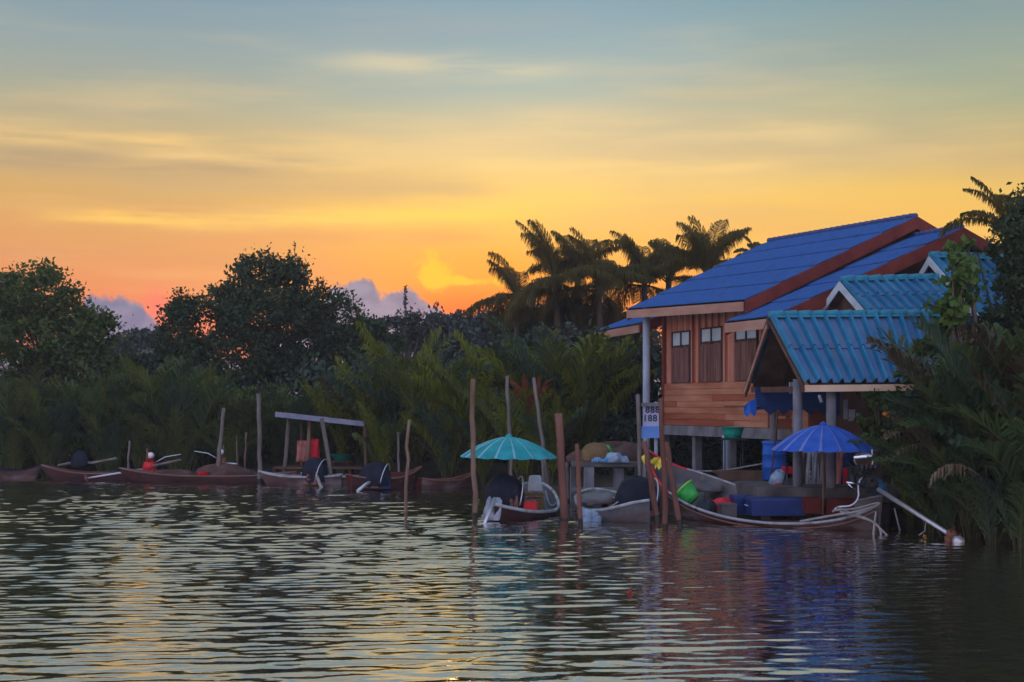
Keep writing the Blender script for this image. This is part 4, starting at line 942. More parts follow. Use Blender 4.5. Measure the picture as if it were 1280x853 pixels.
r_, c, d, s = std_boat('small_motor_boat', 'dark small boat tucked under arching palm fronds', 558, 606, 48.5, 2.2, 1.0, 30, M_['hull_dark'], M_['maroon'], M_['rail_b'], .25, .1, .25)

# tin roofed shelter
sh = thing('tin_shelter', 'makeshift shelter with sloping lavender tin roof on crooked posts', 'shelter', at(400,598,52)*[1,1,0])
mb = MB(); a_, b_ = at(344,515,51.5), at(455,527,51.5); c_, d_ = b_+[-.1,2.4,-.05], a_+[-.1,2.4,-.05]
G, n = patch(a_, b_, c_, d_, 120, 2, prof=lambda u, v: .012*np.sin(u*130)); mb.grid(G, thick=(0,0,.05)); mb.beam(a_-[0,0,.04], b_-[0,0,.04], .05, .14); mb.build('roof', M_['tin'], sh)
for (t_, b_, Yq, w, m) in (((361,520),(352,590),52,5,PG), ((387,524),(381,592),52,5,PB), ((402,523),(417,613),49.6,5.5,PG), ((456,527),(457,592),51.7,5,PB), ((377,530),(377,592),53.4,4,PB)):
    p, q = at(*t_, Yq), at(*b_, Yq); q[2] = -.4; mb = MB(); mb.tube([p, (p+q)/2+[.03,0,0], q], w/2/F*Yq, 7, rough=.05); mb.build('post', m, sh)
mb = MB(); P = at(392,549,52.2); G = np.zeros((8,8,3))
for i in range(8):
    for j in range(8): G[i,j] = P+np.array([(i/7-.5)*.38*(1+.15*(j/7)), .05*math.sin(i*1.7+j*.5), -j/7*.78])
mb.grid(G, thick=(0,.05,0), smooth=True); mb.build('red_jacket', M_['red'], None, 'bright red shirt hanging under the tin shelter', 'shirt')
mb = MB(); P = at(378,551,52.4); G2 = G-at(392,549,52.2)+P; mb.grid(G2, thick=(0,.05,0), smooth=True); mb.build('pink_cloth', M_['cloth_pink'], None, 'faded pink cloth hanging left of the red shirt', 'cloth')
mb = MB(); c = at(427,570,53.2); mb.lathe(c, [(.001,-.2),(.28,-.2),(.42,.05),(.44,.06),(.001,.03)], 14); mb.build('green_basin', M_['green_t'], None, 'dark green basin under the right end of the tin shelter', 'basin')
mb = MB()
for px in (418,436): p = at(px,577,53.2); mb.box((p[0],p[1],p[2]/2), (.06,.4,p[2]))
p = at(427,577,53.2); mb.box((p[0],p[1],p[2]), (.8,.5,.06)); mb.build('basin_stand', M_['dark_wood'], None, 'low dark stand holding the green basin in the shelter', 'stand')
mb = MB(); a_, b_ = at(345,590,52.5), at(470,590,52.5); mb.beam(np.array([a_[0],a_[1],.55]), np.array([b_[0],b_[1],.55]), 1.2, .08)
for k in range(5): q = a_+(b_-a_)*k/4; mb.box((q[0],q[1],.1), (.12,.9,.85))
mb.build('landing_stage', M_['dark_wood'], None, 'low dark wooden landing stage below the tin shelter', 'landing stage')

# ------------------------------------------------------------------ jetty with goods
jt = thing('jetty_table', 'wooden jetty platform on square concrete posts carrying a heap of goods', 'jetty', at(765,610,40.5)*[1,1,0])
mb = MB(); a_ = at(714,578,40.0); b_ = at(800,578,40.2); mb.beam(a_, b_, .08, .13); G, n = patch(a_, b_, b_+[.2,2.0,0], a_+[.2,2.0,0], 2, 2); mb.grid(G, thick=(0,0,.07)); mb.build('platform', M_['deckm'], jt)
for px, w_, Yq in ((736,.26,40.1), (773,.26,40.4), (716,.14,41.5), (798,.2,41.5)):
    p = at(px, 582, Yq); mb = MB(); mb.box((p[0],p[1],p[2]/2-.3), (w_,w_,p[2]+.5), .1); mb.build('post', M_['concrete'], jt)
a_ = at(714,610,39.8); b_ = at(792,609,40.0); mb = MB(); mb.beam(a_, b_, .1, .10); mb.build('lower_rail', M_['concrete'], jt)
blob_mesh('tan_sack', at(748,573,40.6), (.50,.4,.42), M_['cloth_tan'], 'tan sack heap on the jetty platform', 'sack', 31, .12)
blob_mesh('brown_tarpaulin', at(778,574,41.4), (.95,.6,.48), M_['cloth_brown'], 'reddish brown tarpaulin heap at the back of the jetty', 'tarpaulin', 32, .14)
blob_mesh('brown_tarpaulin', at(728,576,41.3), (.45,.5,.30), M_['cloth_brown'], 'small brown tarpaulin fold on the left of the jetty', 'tarpaulin', 36, .14)
blob_mesh('blue_plastic_bag', at(768,576,40.2), (.28,.25,.20), M_['bag'], 'pale blue plastic bag on the front of the jetty', 'bag', 33, .25)
blob_mesh('blue_plastic_bag', at(779,577,40.25), (.16,.2,.13), M_['bag'], 'smaller blue bag at the right of the jetty goods', 'bag', 37, .25)
blob_mesh('green_bag', at(760,567,40.5), (.10,.12,.22), M_['green_b'], 'small green bag between the tan sack and blue bag', 'bag', 34, .2)
for k in range(7):
    px = 741+k*2.7; mb = MB(); h_ = random.uniform(.08,.16); mb.lathe(at(px, 578, 40.02)+[0,0,0], [(.001,0),(.04,0),(.04,h_*.7),(.018,h_*.85),(.018,h_),(.001,h_)], 8)
    mb.build('bottle', M_['bag'] if k % 3 else M_['azure'], None, 'small bottle standing in the row on the front edge of the jetty', 'bottle', 'bottles on the jetty')

# green tub on its stand, blue barrel, bench and things on the pavilion deck
mb = MB(); c = at(916,548,37.8); mb.lathe(c, [(.001,0),(.22,0),(.26,.15),(.30,.30),(.31,.30),(.29,.28),(.21,.03),(.001,.03)], 18); mb.build('green_tub', M_['green_t'], None, 'dark green plastic tub on a tall black stand under the house', 'tub')
st_ = thing('tub_stand', 'tall black stand carrying the dark green tub', 'stand', at(916,590,37.8)*[1,1,0]); p = at(916,549,37.8)
mb = MB(); mb.box(p, (.64,.5,.05)); mb.build('top', M_['black'], st_)
for sx in (-.24,.24):
    for sy in (-.2,.2): mb = MB(); mb.tube([p+[sx,sy,0], (p[0]+sx, p[1]+sy, 0)], .02, 6); mb.build('leg', M_['black'], st_)
mb = MB(); p = at(907,560,38.4); mb.tube([(p[0],p[1],0), (p[0],p[1],2.0)], .10, 10); mb.build('concrete_post', M_['white_post'], None, 'short whitish post stained grey beside the tub stand', 'post')
br = thing('blue_barrel', 'tall blue plastic water barrel under the house behind the umbrella', 'barrel', at(968,600,36.8)); c = at(968,600,36.8); c[2] = .88; h_ = .98
mb = MB(); mb.lathe(c, [(.001,0),(.29,0),(.31,.04),(.31,h_*.32),(.33,h_*.34),(.31,h_*.36),(.31,h_*.66),(.33,h_*.68),(.31,h_*.70),(.30,h_),(.001,h_)], 20); mb.build('drum', M_['barrel'], br)
mb = MB(); mb.lathe(c+[0,0,h_], [(.32,-.04),(.33,0),(.30,.03),(.001,.04)], 20); mb.build('lid', M_['barrel'], br)
bn = thing('wooden_bench', 'low dark brown bench platform under the house by the barrel', 'bench', at(925,600,37.2)*[1,1,0])
mb = MB(); p = at(925,590,37.2); mb.box(p, (1.35,.7,.06)); mb.box(p-[0,.34,.12], (1.3,.05,.18)); mb.build('seat', M_['dark_wood'], bn)
for sx in (-.55,.55):
    for sy in (-.28,.28): mb = MB(); mb.box((p[0]+sx, p[1]+sy, p[2]/2), (.09,.09,p[2])); mb.build('leg', M_['dark_wood'], bn)
mb = MB(); mb.tube(resample([at(866,589,38), at(890,589,37.8), at(912,587,37.6), at(935,583,37.4), at(958,579,37.2)], 14), .022, 6); mb.build('white_pipe', M_['rope'], None, 'thin white pipe sagging under the house', 'pipe')
mb = MB(); p = at(930,610,36.4); mb.box(p, (.36,.3,.16), .2); mb.box(p+[0,0,.1], (.40,.34,.04), .2); mb.build('azure_box', M_['azure'], None, 'small azure plastic box on the bank left of the chair', 'box')
ch = thing('plastic_chair', 'grey rounded chair at the left edge of the pavilion deck', 'chair', at(968,622,35.0))
p = at(968,620,35.2); mb = MB(); mb.tube(resample([p+[-.28,0,-.1], p+[-.27,0,.14], p+[-.1,0,.26], p+[.24,0,.24], p+[.30,0,.1]], 14), .03, 6); mb.build('back_frame', M_['steel'], ch)
mb = MB(); G = np.array([[p+[x_, .03*math.sin(x_*6), z_] for z_ in (-.1,.05,.2)] for x_ in np.linspace(-.22,.24,6)]); mb.grid(G, thick=(0,.02,0)); mb.build('backrest', M_['concrete'], ch)
mb = MB(); mb.box(p+[0,-.2,-.12], (.5,.4,.04)); mb.build('seat', M_['concrete'], ch)
for sx in (-.2,.2):
    for sy in (-.36,-.04): mb = MB(); mb.tube([p+[sx,sy,-.12], p+[sx,sy,-.5]], .018, 5); mb.build('leg', M_['steel'], ch)
blob_mesh('plastic_bag', at(974,602,35.4), (.24,.2,.28), M_['bag'], 'bulging pale plastic bag behind the grey chair', 'bag', 41, .12)
blob_mesh('red_bag', at(974,610,35.2), (.22,.16,.12), M_['red'], 'red bag under the pale plastic bag', 'bag', 42, .2)
mb = MB(); mb.box(at(984,588,35.8), (.22,.2,.18), .2); mb.build('red_box', M_['red'], None, 'small red box beside the left pavilion post', 'box')
mb = MB(); mb.tube([at(985,580,35.2), at(979,605,35.0), at(970,625,34.8)], .025, 6); mb.build('leaning_stick', M_['black'], None, 'black stick leaning over the grey chair', 'stick')
mb = MB(); mb.tube([at(972,515,36), at(968,560,35.8), at(962,610,35.6)], [.03,.025,.02], 6); mb.build('leaning_stick', M_['dark_wood'], None, 'dark brown crooked stick hanging down left of the pavilion post', 'stick')
cols = ['cloth_brown','cloth_grey','cloth_grey','dark_wood','cloth_pink','tarp_blue']
labs = ['brown narrow cloth hanging nearest the left pavilion post','grey cloth hanging second on the pavilion line','pale grey shirt hanging in the middle of the pavilion','dark brown cloth hanging behind the umbrella pole','faded pink cloth hanging left of the right pavilion post','dark blue cloth hanging right of the right pavilion post']
for k, (px, w_, h_) in enumerate(((1006,.16,.85),(1014,.14,.95),(1021,.20,.9),(1030,.14,1.0),(1048,.16,.9),(1058,.2,.8))):
    P = at(px, 566, 35.4); G = np.zeros((6,8,3))
    for i in range(6):
        for j in range(8): G[i,j] = P+np.array([(i/5-.5)*w_*2, .04*math.sin(i*2+j*.4+k), -j/7*h_])
    mb = MB(); mb.grid(G, thick=(0,.02,0), smooth=True); mb.build('hanging_cloth', M_[cols[k]], None, labs[k], 'cloth', 'cloths hanging in the pavilion')
mb = MB(); mb.tube([at(1000,566,35.4), at(1064,566,35.4)], .012, 5); mb.build('clothes_line', M_['rope'], None, 'clothes line between the pavilion posts', 'clothes line')
mb = MB(); mb.box(at(1060,600,35.4)+[0,0,0], (.26,.2,.6)); mb.build('red_gas_can', M_['red'], None, 'tall red container behind the engine at the right pavilion post', 'container')
for k, px in enumerate((987,990,993)):
    mb = MB(); mb.tube([at(px,478,36.0), at(px+.5,492,36)], .02, 5); mb.build('wind_chime_tube', M_['white_board'], None, 'one of three short white tubes hanging under the pavilion gable', 'hanging tube', 'white tubes under the gable')
mb = MB(); mb.tube([at(1024,494,35.6), at(1027,503,35.6)], .04, 8); mb.build('light_tube', M_['white'], None, 'short white tube hanging under the front eave of the pavilion', 'lamp tube')
mb = MB(); p = at(1057,512,36.5); mb.box(p, (.1,.06,.5)); mb.box(p+[.16,0,-.15], (.16,.05,.3)); mb.box(p+[.34,0,-.2], (.12,.05,.22)); mb.build('white_shutter', M_['white_board'], None, 'white railing pieces right of the right pavilion post', 'railing')
# small white framed window of a hut in the leaves at right
wf = thing('hut_window_frame', 'white window frame half hidden in the foliage beside the pavilion roof', 'window', at(1172,460,34.2)); p0 = at(1160,447,34.0); p1 = at(1188,447,34.0)
mb = MB(); mb.beam(p0, p1, .06, .08); mb.beam(p0+[0,.01,-.6], p1+[0,.01,-.6], .06, .08); mb.box(p1+[-.06,.01,-.35], (.14,.05,.7)); mb.box(p0+[.05,.01,-.35], (.08,.05,.7)); mb.build('frame', M_['white_board'], wf)
mb = MB(); mb.box((p0+p1)/2+[0,.05,-.35], (.55,.02,.6)); mb.build('pane', M_['glass'], wf)
mb = MB(); p = at(1176,500,34.4); mb.box((p[0],p[1],1.2), (.16,.16,3.4)); mb.build('post', M_['concrete'], wf)
# red float on the water
mb = MB(); yb = wy(742); mb.lathe(at(787,741,yb)*[1,1,0]+[0,0,.0], [(.001,-.05),(.03,-.04),(.035,.01),(.025,.05),(.01,.07),(.001,.08)], 12); mb.build('red_float', M_['buoy'], None, 'small red float drifting on the river', 'float')

# distant grey roofed house at left
dh = thing('distant_house', 'distant house with grey roof showing among the trees at left', 'house', at(188,445,85)*[1,1,0]); a_, b_, c_ = at(150,452,84), at(214,452,84), at(208,428,87)
p_ = [a_, b_, b_+[0,5,2.0], a_+[2.2,5,2.0]]
mb = MB(); a_ = at(160,444,84); b_ = at(220,444,84); r1 = at(200,431,87.5); r2 = at(225,431,87.5); G, n = patch(a_, b_, r2, r1, 2, 2); mb.grid(G, thick=(0,0,.1)); G, n = patch(a_+[0,7,0], b_+[0,7,0], r2, r1, 2, 2); mb.grid(G, thick=(0,0,.1)); mb.add([a_, a_+[0,7,0], r1], [(0,1,2)]); mb.build('roof', M_['deckm'], dh)
mb = MB(); mb.box(((a_+b_)/2)*[1,1,0]+[.2,3.4,a_[2]/2-.05], (b_[0]-a_[0]-.8,6,a_[2])); mb.build('wall', M_['teal_cap'], dh)

# ------------------------------------------------------------------ vegetation
def leaf_quads(C, size, rng, asp=.55, flat=.0):
    n = len(C); d = rng.normal(size=(n,3)); d[:,2] = d[:,2]*(1-flat)-.3; d /= np.linalg.norm(d, axis=1)[:,None]
    e = rng.normal(size=(n,3)); e -= (e*d).sum(1)[:,None]*d; e /= np.linalg.norm(e, axis=1)[:,None]
    s = size*rng.uniform(.6, 1.3, n)[:,None]; nn = np.cross(d, e)
    V = np.stack([C-d*s*.5, C+e*s*asp*.5+nn*s*.08, C+d*s*.5, C-e*s*asp*.5+nn*s*.08], 1).reshape(-1, 3)
    return V, np.arange(4*n).reshape(n, 4)
def broadleaf(label, base, ells, Y, nleaf, size, mt, seed, name='tree', group=None, depth=1.0, clump=.5, trunk=True, asp=.55, twig=()):
    """crown filled with leaf clumps inside ellipsoids given by photo outline at distance Y"""
    rng = np.random.default_rng(seed); bx = at(base, 505, Y); bx[2] = gzf(bx[0], bx[1])
    root = thing(name, label, 'tree', bx, group); tot = sum(e[2]*e[3] for e in ells); Cs = []; cl = []
    for (px, py, rx, ry) in ells:
        c = at(px, py, Y); R = np.array([rx/F*Y, min(rx/F*Y, 3.5)*depth, ry/F*Y]); k = max(3, int(nleaf*rx*ry/tot)); nc = max(3, int(k/55))
        u_ = rng.normal(size=(nc,3)); u_ /= np.linalg.norm(u_, axis=1)[:,None]; rr = rng.uniform(.25, 1, nc)**.45
        cc = c+u_*R*rr[:,None]*.92; cl += list(cc); per = rng.integers(0, nc, k)
        jit = rng.normal(size=(k,3))*np.minimum(R, clump)*np.array([.55,.55,.38])*rng.uniform(.5,1.2,nc)[per][:,None]
        Cs.append(cc[per]+jit)
    Cs = np.concatenate(Cs); Cs = Cs[Cs[:,2] > .2]
    V, Qd = leaf_quads(Cs, size, rng, asp)
    for (x0, y0, x1, y1) in twig:                        # upright leafy twigs
        a_, b_ = at(x0, y0, Y), at(x1, y1, Y); k = 40; P = a_+(b_-a_)*rng.random((k,1))+rng.normal(size=(k,3))*.05; v2, q2 = leaf_quads(P, size*.9, rng, .4); Qd = np.concatenate([Qd, q2+len(V)]); V = np.concatenate([V, v2])
    npmesh('crown', V, Qd, mt, root)
    if trunk:
        mb = MB(); ctr = np.mean([at(e[0], e[1], Y) for e in ells], 0); z1 = ctr[2]; p0 = bx-[0,0,.3]; p1 = np.array([ctr[0]*.5+bx[0]*.5, bx[1], z1*.55]); r0 = .05+.035*z1
        mb.tube([p0, p0+(p1-p0)*.5+[.08,0,0], p1], [r0, r0*.75, r0*.6], 8, rough=.05)
        pick = rng.permutation(len(cl))[:min(26, len(cl))]
        for i in pick:
            q = np.array(cl[i]); s_ = p0+(p1-p0)*rng.uniform(.6, 1); m_ = (s_+q)/2+rng.normal(size=3)*.15+[0,0,.1]; mb.tube([s_, m_, q], [r0*.33, r0*.2, .012], 5, caps=False)
        for (x0, y0, x1, y1) in twig: mb.tube([p1, at(x0, y0, Y), at(x1, y1, Y)], [.05,.02,.008], 4)
        mb.build('trunk', M_['bark'], root)
    return root

def frond(P0, dirh, L, lift, droop, rng, nl=40, ll=.8, lw=.05, hang=.5, tw=0.0, vshape=.3, fwd=.62, sd=.75, jit=.06):
    """one pinnate frond: returns quads for leaflets and the rachis polyline"""
    n = 14; pts = []; dirh = np.array([math.cos(dirh), math.sin(dirh), 0]); a_ = lift; p = np.array(P0, float); st_ = L/n
    for i in range(n+1):
        pts.append(p.copy()); a2 = a_-droop*(i/n)**1.4; p = p+(dirh*math.cos(a2)+np.array([0,0,1])*math.sin(a2))*st_
    pts = np.array(pts); side = np.array([-dirh[1], dirh[0], 0]); V = []; Qf = []
    for k in range(nl):
        t_ = .14+.86*k/(nl-1); f = t_*n; i = min(int(f), n-1); q = pts[i]+(pts[i+1]-pts[i])*(f-i); tg = pts[i+1]-pts[i]; tg = tg/np.linalg.norm(tg); up = np.cross(side, tg)*-1
        if up[2] < 0: up = -up
        l = ll*(math.sin(math.pi*(.12+.80*t_))**.7)*rng.uniform(.85,1.1)
        for sg_ in (-1, 1):
            d = tg*fwd+side*sg_*sd+up*vshape+rng.normal(size=3)*jit; d /= np.linalg.norm(d); w = tg*lw*.5
            m_ = q+d*l*.55; e = m_+(d*(1-hang)+np.array([0,0,-1])*hang)*l*.5; b_ = len(V)
            V += [q-w*.6, q+w*.6, m_+w, m_-w, e+w*.2, e-w*.2]; Qf += [(b_, b_+1, b_+2, b_+3), (b_+3, b_+2, b_+4, b_+5)]
    return np.array(V), np.array(Qf), pts
def palm_mesh(nf, L, lift, droop, seed, nl, ll, lw, hang, vshape=.3, base=(0,0,0), r0=.03, spread=None, basej=.25):
    rng = np.random.default_rng(seed); Vs, Qs, n = [], [], 0; st = MB(); MI = []
    for k in range(nf):
        a_ = 2*math.pi*(k+rng.uniform(-.3,.3))/nf*1.0+k*2.4*0; 
        if spread is not None: a_ = spread[0]+(spread[1]-spread[0])*rng.random()
        lf = lift[0]+(lift[1]-lift[0])*rng.random(); l = L*rng.uniform(.75,1.08)
        p = np.array(base, float)+np.array([math.cos(a_), math.sin(a_), 0])*basej*rng.random()
        V, Q_, pts = frond(p, a_, l, lf, droop*rng.uniform(.6,1.5), rng, nl, ll, lw, hang*rng.uniform(.5,1.4), vshape=vshape, fwd=.85, sd=.5, jit=.14); MI += [3 if rng.random() < .09 else int(rng.integers(0, 3))]*len(Q_)
        Vs.append(V); Qs.append(Q_+n); n += len(V)
        st.tube(pts, [r0*(1-.85*i/len(pts)) for i in range(len(pts))], 4, caps=False)
    return np.concatenate(Vs), np.concatenate(Qs), st, MI
NIPA = {}
def nipa(kind, px, Y, hpx_top, rot, label, group, m, seed):
    """nipa palm clump; hpx_top: photo row its tallest fronds reach"""
    if kind not in NIPA:
        if kind[0] == 'a': V, Q_, st, MI = palm_mesh(19, 5.0, (1.2,1.56), .75, seed, 38, 1.25, .14, .45)
        elif kind[0] == 'b': V, Q_, st, MI = palm_mesh(17, 5.0, (1.3,1.57), .95, seed, 54, 1.15, .10, .7, .05)
        else: V, Q_, st, MI = palm_mesh(18, 5.0, (1.1,1.56), .9, seed, 44, 1.2, .085, .5)
        root = thing('nipa_palm', label, 'palm', (0,0,0), group); npmesh('fronds', V, Q_, m+[M_['dead_dim']] if isinstance(m, list) else [m]*4, root, mi=MI); st.build('stalks', M_['rachis'], root); NIPA[kind] = (root, float(V[:,2].max())); first = True
    else: root = copy_tree(NIPA[kind][0]); first = False
    x = (px-640)/F*Y; z = gzf(x, Y); z = max(z, -.15); s = (CH+(H0-hpx_top)/F*Y-z)/NIPA[kind][1]
    root.location = (x, Y, z); root.rotation_euler = (0, 0, rot); w_ = .74 if kind[0] == 'b' else 1.0
    root.scale = (s*w_*random.uniform(.9,1.1), s*w_, s)
    root['label'] = label; root['group'] = group; return root

# background trees
broadleaf('large round leafy tree at the far left edge', 60, [(55,372,50,46),(18,372,34,34),(108,415,40,36),(40,430,62,46),(-20,400,40,50),(100,455,50,30)], 60, 24000, .21, M_['leaf_mid'], 1)
broadleaf('tallest dark spreading tree left of the sunset with upright twigs', 330, [(322,342,36,28),(362,352,24,34),(285,380,42,30),(228,388,22,20),(225,415,26,34),(335,398,80,40),(385,385,46,28),(420,405,34,40),(300,450,95,44),(400,455,60,40)], 62, 40000, .20, M_['leaf_dark'], 2, twig=[(369,345,368,302),(363,345,361,312),(398,375,397,346),(404,375,403,347),(336,345,340,318)])
broadleaf('slim ragged tree with a bare spire behind the banana like palms', 505, [(505,398,18,16),(495,408,20,12),(520,412,20,12)], 74, 1300, .24, M_['leaf_far'], 3, twig=[(507,392,507,360),(507,385,507,358)])
broadleaf('dark tree joining the right shoulder of the tallest tree', 465, [(460,412,20,15),(448,430,30,24),(478,438,30,20)], 66, 5200, .24, M_['leaf_dark'], 4)
far_specs = [(545,412,34,18),(590,406,30,14),(625,406,26,16),(565,430,50,26),(660,415,36,20),(735,410,40,24),(790,415,36,30),(700,408,34,28),(640,440,50,26),(680,398,30,16),(745,396,26,16),(715,392,22,12)]
for i, (px, py, rx, ry) in enumerate(far_specs):
    broadleaf('distant hazy tree on the low skyline behind the palms', px, [(px,py,rx,ry),(px-8,py+14,rx*1.1,ry),(px+6,py+30,rx*1.1,ry*1.3)], 82+3*(i % 3), 3600, .34, M_['leaf_far'], 30+i, group='distant trees on the skyline', clump=.8)
for i, (px, py, rx, ry) in enumerate([(160,428,16,12),(182,420,10,8),(205,424,12,14),(140,446,24,16),(215,446,26,14),(-60,415,60,40)]):
    broadleaf('distant tree in the gap between the two big left trees', px, [(px,py,rx,ry),(px,py+16,rx*1.2,ry)], 90, 1500, .3, M_['leaf_far'], 50+i, group='distant trees in the left gap', clump=.6)
broadleaf('low dark tree filling the dip between the two big left trees', 180, [(165,458,34,22),(205,455,30,24),(150,470,30,24),(235,450,26,30)], 63, 7000, .2, M_['leaf_dark'], 61)
# dark shrubs filling behind the shore palms
for i, (px, py, rx, ry, Yq) in enumerate([(30,500,70,40,61),(120,500,70,42,61),(210,495,70,46,61),(300,500,75,50,61),(385,500,70,50,60),(455,490,60,54,60),(520,490,55,50,60),(590,495,60,62,58),(660,475,55,66,57),(725,462,55,66,56),(790,480,50,60,58),(840,500,60,60,60),(930,520,80,60,58),(1040,520,80,60,56)]):
    broadleaf('dense dark shrub filling the bank behind the shore palms', px, [(px,py,rx,ry),(px-10,py+40,rx,40),(px+10,py+70,rx,36)], Yq, 5200, .30, M_['leaf_deep'], 70+i, 'bank_shrub', 'dark shrubs along the bank', clump=.7)
for i, (px, py, rx, ry, Yq) in enumerate([(760,560,30,50,48),(800,560,34,50,52),(850,575,40,30,48),(930,575,50,30,47),(1010,560,60,40,46)]):
    broadleaf('dark undergrowth beneath and behind the stilt house', px, [(px,py,rx,ry),(px,py+25,rx,20)], Yq, 3000, .22, M_['leaf_deep'], 95+i, 'bank_shrub', 'undergrowth behind the house', clump=.5)
# nipa palms along the left and centre bank
GL = 'dark nipa palms on the left bank'
left = [(-30,57,455),(8,56,470),(40,57.5,448),(72,56,468),(100,58,455),(128,56,470),(150,57,450),(178,56,462),(205,57,448),(232,55.5,440),(255,57,470),(285,56.5,480),(315,57,490),(345,58,478),(372,57,468),(405,57.5,480),(60,55.5,500),(140,55.5,505),(220,55.2,500),(190,58,438),(290,55.2,520),(20,55.5,512)]
for i, (px, Yq, top) in enumerate(left):
    nipa('a1' if i % 2 else 'c1', px, Yq, top, random.uniform(0, 6.28), 'dark green nipa palm in the dense row along the left bank', GL, [M_['nipa_dark'], M_['nipa_olive'], M_['nipa_blue']], 5)
GC = 'yellow green palms on the middle bank'
cen_ = [(436,54.5,462),(466,53,440),(498,54,402),(520,52.5,432),(548,53,455),(578,50.5,428),(606,50,448),(640,51,410),(668,49.5,425),(700,48.5,396),(722,48.5,418),(752,56,420),(560,50,500),(604,49,505),(480,51,500),(655,47,470),(690,46,492),(728,47.5,440)]
for i, (px, Yq, top) in enumerate(cen_):
    nipa('b1' if i % 3 else 'a2', px, Yq, top, random.uniform(0, 6.28), 'yellow green arching nipa palm on the middle bank', GC, [M_['nipa_lime'], M_['nipa_olive'], M_['nipa_blue']], 8 if i % 3 else 9)
r_ = nipa('b3', 664, 46.5, 452, 1.0, 'reddish withered palm frond cluster above the teal umbrella', 'x', M_['red_leaf'], 15); del r_['group']; r_.scale = (.26,.26,.40); r_.location.z = 2.0
# right hand palms (near)
GRt = 'dark nipa palms on the right bank'
right = [(1140,34.8,570),(1170,33.0,545),(1195,32.2,510),(1208,31.6,462),(1232,31,400),(1262,30.6,410),(1290,30,390),(1165,31.6,520),(1215,30.2,505),(1250,29.6,480),(1300,28.6,460),(1185,30.4,560),(1240,28.9,560),(1340,28,420),(1275,28.4,540),(1225,33,430),(1330,29.5,400)]
for i, (px, Yq, top) in enumerate(right):
    nipa('c3' if i % 2 else 'a3', px, Yq, top, random.uniform(0, 6.28), 'dark green nipa palm crowding the right bank', GRt, [M_['nipa_right'], M_['nipa_dark'], M_['nipa_blue']], 21 if i % 2 else 22)
for (px, Yq, top, lb) in ((1138,33.0,560,'yellow green young palm fan beside the engine'),):
    r_ = nipa('b4', px, Yq, top, 2.0, lb, 'x', M_['nipa_lime'], 25); del r_['group']
def dryfrond(px, py, Y, ang, L, lift, droop, label, m, seed):
    rng = np.random.default_rng(seed); V, Q_, pts = frond(at(px, py, Y), ang, L, lift, droop, rng, 30, .5, .03, .95, vshape=0)
    root = thing('dry_frond', label, 'palm frond', at(px, py, Y)); npmesh('leaflets', V, Q_, m, root); mb = MB(); mb.tube(pts, [.022*(1-.8*i/len(pts)) for i in range(len(pts))], 5); mb.build('stalk', M_['dead'], root)
dryfrond(1112,582,31.6,.2,1.4,1.1,2.9,'pale dry frond drooping behind the engine',M_['dead'],1)
dryfrond(1180,600,29.4,.3,2.1,.95,2.6,'pale dry frond arching over the dark right bank',M_['dead'],2)
dryfrond(1238,620,28.6,2.8,1.6,1.2,2.6,'brown dry frond drooping at the lower right',M_['dead'],3)
dryfrond(1100,560,32.4,.4,1.2,1.0,2.4,'thin dry frond above the chrome pipe',M_['dead'],4)
# right trees
broadleaf('tall dark leafy tree at the right edge of the view', 1262, [(1266,300,20,36),(1274,262,12,24),(1268,345,24,34),(1290,330,40,70),(1246,415,38,44),(1285,420,50,60),(1252,480,50,50),(1240,312,10,10)], 34.0, 14000, .15, M_['leaf_dark'], 110, clump=.32, twig=[(1272,262,1273,236),(1222,315,1216,306)])
broadleaf('small round leaved sapling in front of the turquoise roofs', 1205, [(1205,345,17,22),(1196,318,10,14),(1212,305,8,8),(1200,382,22,22),(1188,408,18,14)], 33.6, 900, .19, M_['leaf_bright'], 111, clump=.3, asp=.95)
broadleaf('dark bush with round leaves against the right end of the pavilion roof', 1165, [(1166,432,16,12),(1190,425,16,16),(1178,470,22,20),(1205,440,20,26)], 33.9, 1800, .19, M_['leaf_mid'], 112, clump=.25, asp=.8)
broadleaf('low leafy bush under the right eave of the pavilion', 1105, [(1095,497,16,14),(1090,478,6,8),(1112,510,20,18),(1130,500,20,16),(1085,530,10,16),(1110,545,26,20)], 34.0, 2600, .17, M_['leaf_mid'], 113, clump=.25, asp=.8)
broadleaf('dense dark bush behind the near palms on the right bank', 1230, [(1200,500,60,60),(1260,520,60,70),(1180,580,50,40),(1240,610,60,40),(1300,560,60,80),(1150,560,30,40)], 33.2, 14000, .2, M_['leaf_deep'], 114, clump=.45, name='bank_shrub')
mb = MB(); c = at(1108,519,33.2); V, Q_ = leaf_quads(np.array([c, c+[.06,0,.03], c+[-.05,0,.02], c+[0.02,-.02,-.03]]), .2, np.random.default_rng(2), .7); mb.add(V, Q_); mb.build('orange_leaf', M_['orange_leaf'], None, 'single orange withered leaf in the bush beside the pavilion', 'leaf')
# grassy palm plume behind the roof at right
def plume(px, py, Y, seed, n, L, label, angs, m, lift=(.5,1.4), nl=34, ll=.45, droop=.9, name='palm_top'):
    rng = np.random.default_rng(seed)
    return rng
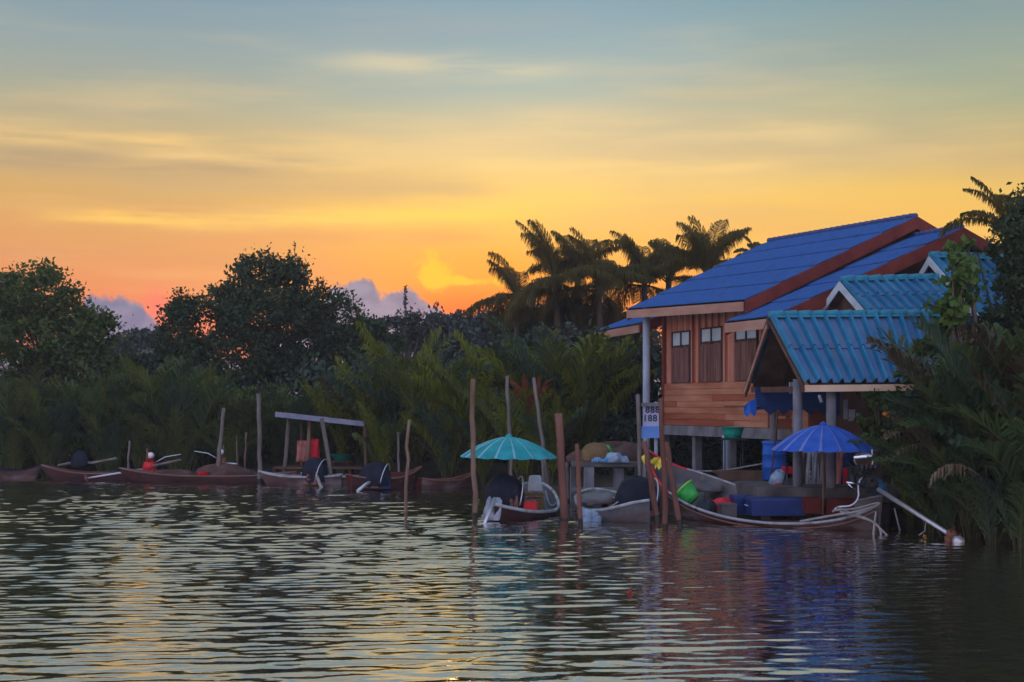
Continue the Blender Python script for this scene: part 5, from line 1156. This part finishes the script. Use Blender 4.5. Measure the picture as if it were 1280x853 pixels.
# coconut palms
def coconut(px, py, Y, nf, L, seed, label, m, lean=0.0, lift=(-.25,1.5), ll=1.0, lw=.038):
    c = at(px, py, Y); bx = np.array([c[0]+lean, c[1]+.3, gzf(c[0], c[1])]); root = thing('coconut_palm', label, 'palm', bx)
    rng = np.random.default_rng(seed); Vs, Qs, n = [], [], 0; st = MB()
    for k in range(nf):
        a_ = 2*math.pi*k/nf*1.618*1.0+rng.uniform(-.2,.2); u = (k+.5)/nf; lf = lift[0]+(lift[1]-lift[0])*u
        V, Q_, pts = frond(c+rng.normal(size=3)*.06, a_, L*rng.uniform(.82,1.08), lf, rng.uniform(.8,1.4)*(1.25-.5*u), rng, 76, ll, lw, .75, vshape=.0, fwd=.65, sd=.6, jit=.07)
        Vs.append(V); Qs.append(Q_+n); n += len(V); st.tube(pts, [.04*(1-.85*i/len(pts)) for i in range(len(pts))], 4, caps=False)
    cr_ = npmesh('crown', np.concatenate(Vs), np.concatenate(Qs), m, root); st.build('stalks', M_['rachis'], root)
    mb = MB(); mb.tube([bx-[0,0,.3], (bx+c)/2+[lean*.1,0,0], c], [.2,.15,.13], 10, rough=.05); mb.build('trunk', M_['bark'], root)
coconut(694,356,60,30,3.1,201,'leftmost coconut palm with long drooping fronds against the sunset',M_['coco'],.4,(-.9,1.55))
coconut(648,378,64,20,2.5,202,'low coconut palm whose fronds droop over the orange glow',M_['coco'],-.3,(-.4,1.4))
coconut(748,362,60,26,2.7,203,'middle coconut palm between the leftmost palm and the blue roof',M_['coco'],.3,(-.8,1.55))
coconut(722,350,62,16,2.7,206,'coconut palm with stiff upright fronds in the palm group',M_['coco'],.2,(.4,1.56))
coconut(806,358,62,26,2.8,204,'coconut palm just above the left end of the blue roof',M_['coco'],-.2,(-.3,1.56))
coconut(836,352,64,16,2.4,209,'coconut palm squeezed between two others over the roof',M_['coco'],-.2,(.3,1.56))
coconut(884,346,58,18,2.8,205,'coconut palm rising highest behind the blue roof slope',M_['coco'],.3,(.7,1.56))
broadleaf('dark bushy tree standing between the coconut palm trunks', 715, [(690,412,40,24),(735,405,36,24),(770,415,34,28),(650,420,28,18),(705,395,22,16)], 66, 9000, .26, M_['leaf_dark'], 140)
coconut(1262,292,37,12,1.8,207,'feathery palm crown at the right edge behind the gable',M_['coco'],.5,(.3,1.4),.5,.035)
coconut(945,320,62,12,1.0,208,'small palm tip peeking over the ridge of the blue roof',M_['coco'],.3,(.2,1.4),.4,.035)
for o in bpy.data.objects:
    if '_w' in o.keys(): del o['_w']

# ------------------------------------------------------------------ evening haze over the river
mb = MB(); mb.box((0, 2400, 5.0), (5200, 5420, 15.6)); hz = mb.build('haze', [], None, None, None, None, 'stuff')
hm = bpy.data.materials.new('evening haze'); hm.use_nodes = True; t = hm.node_tree; t.nodes.clear()
pv = t.nodes.new('ShaderNodeVolumePrincipled'); pv.inputs['Color'].default_value = (.72,.80,.95,1); pv.inputs['Density'].default_value = .0008; pv.inputs['Anisotropy'].default_value = .3
mo = t.nodes.new('ShaderNodeOutputMaterial'); t.links.new(pv.outputs[0], mo.inputs['Volume']); hz.data.materials.clear(); hz.data.materials.append(hm)
if '_w' in hz.keys(): del hz['_w']
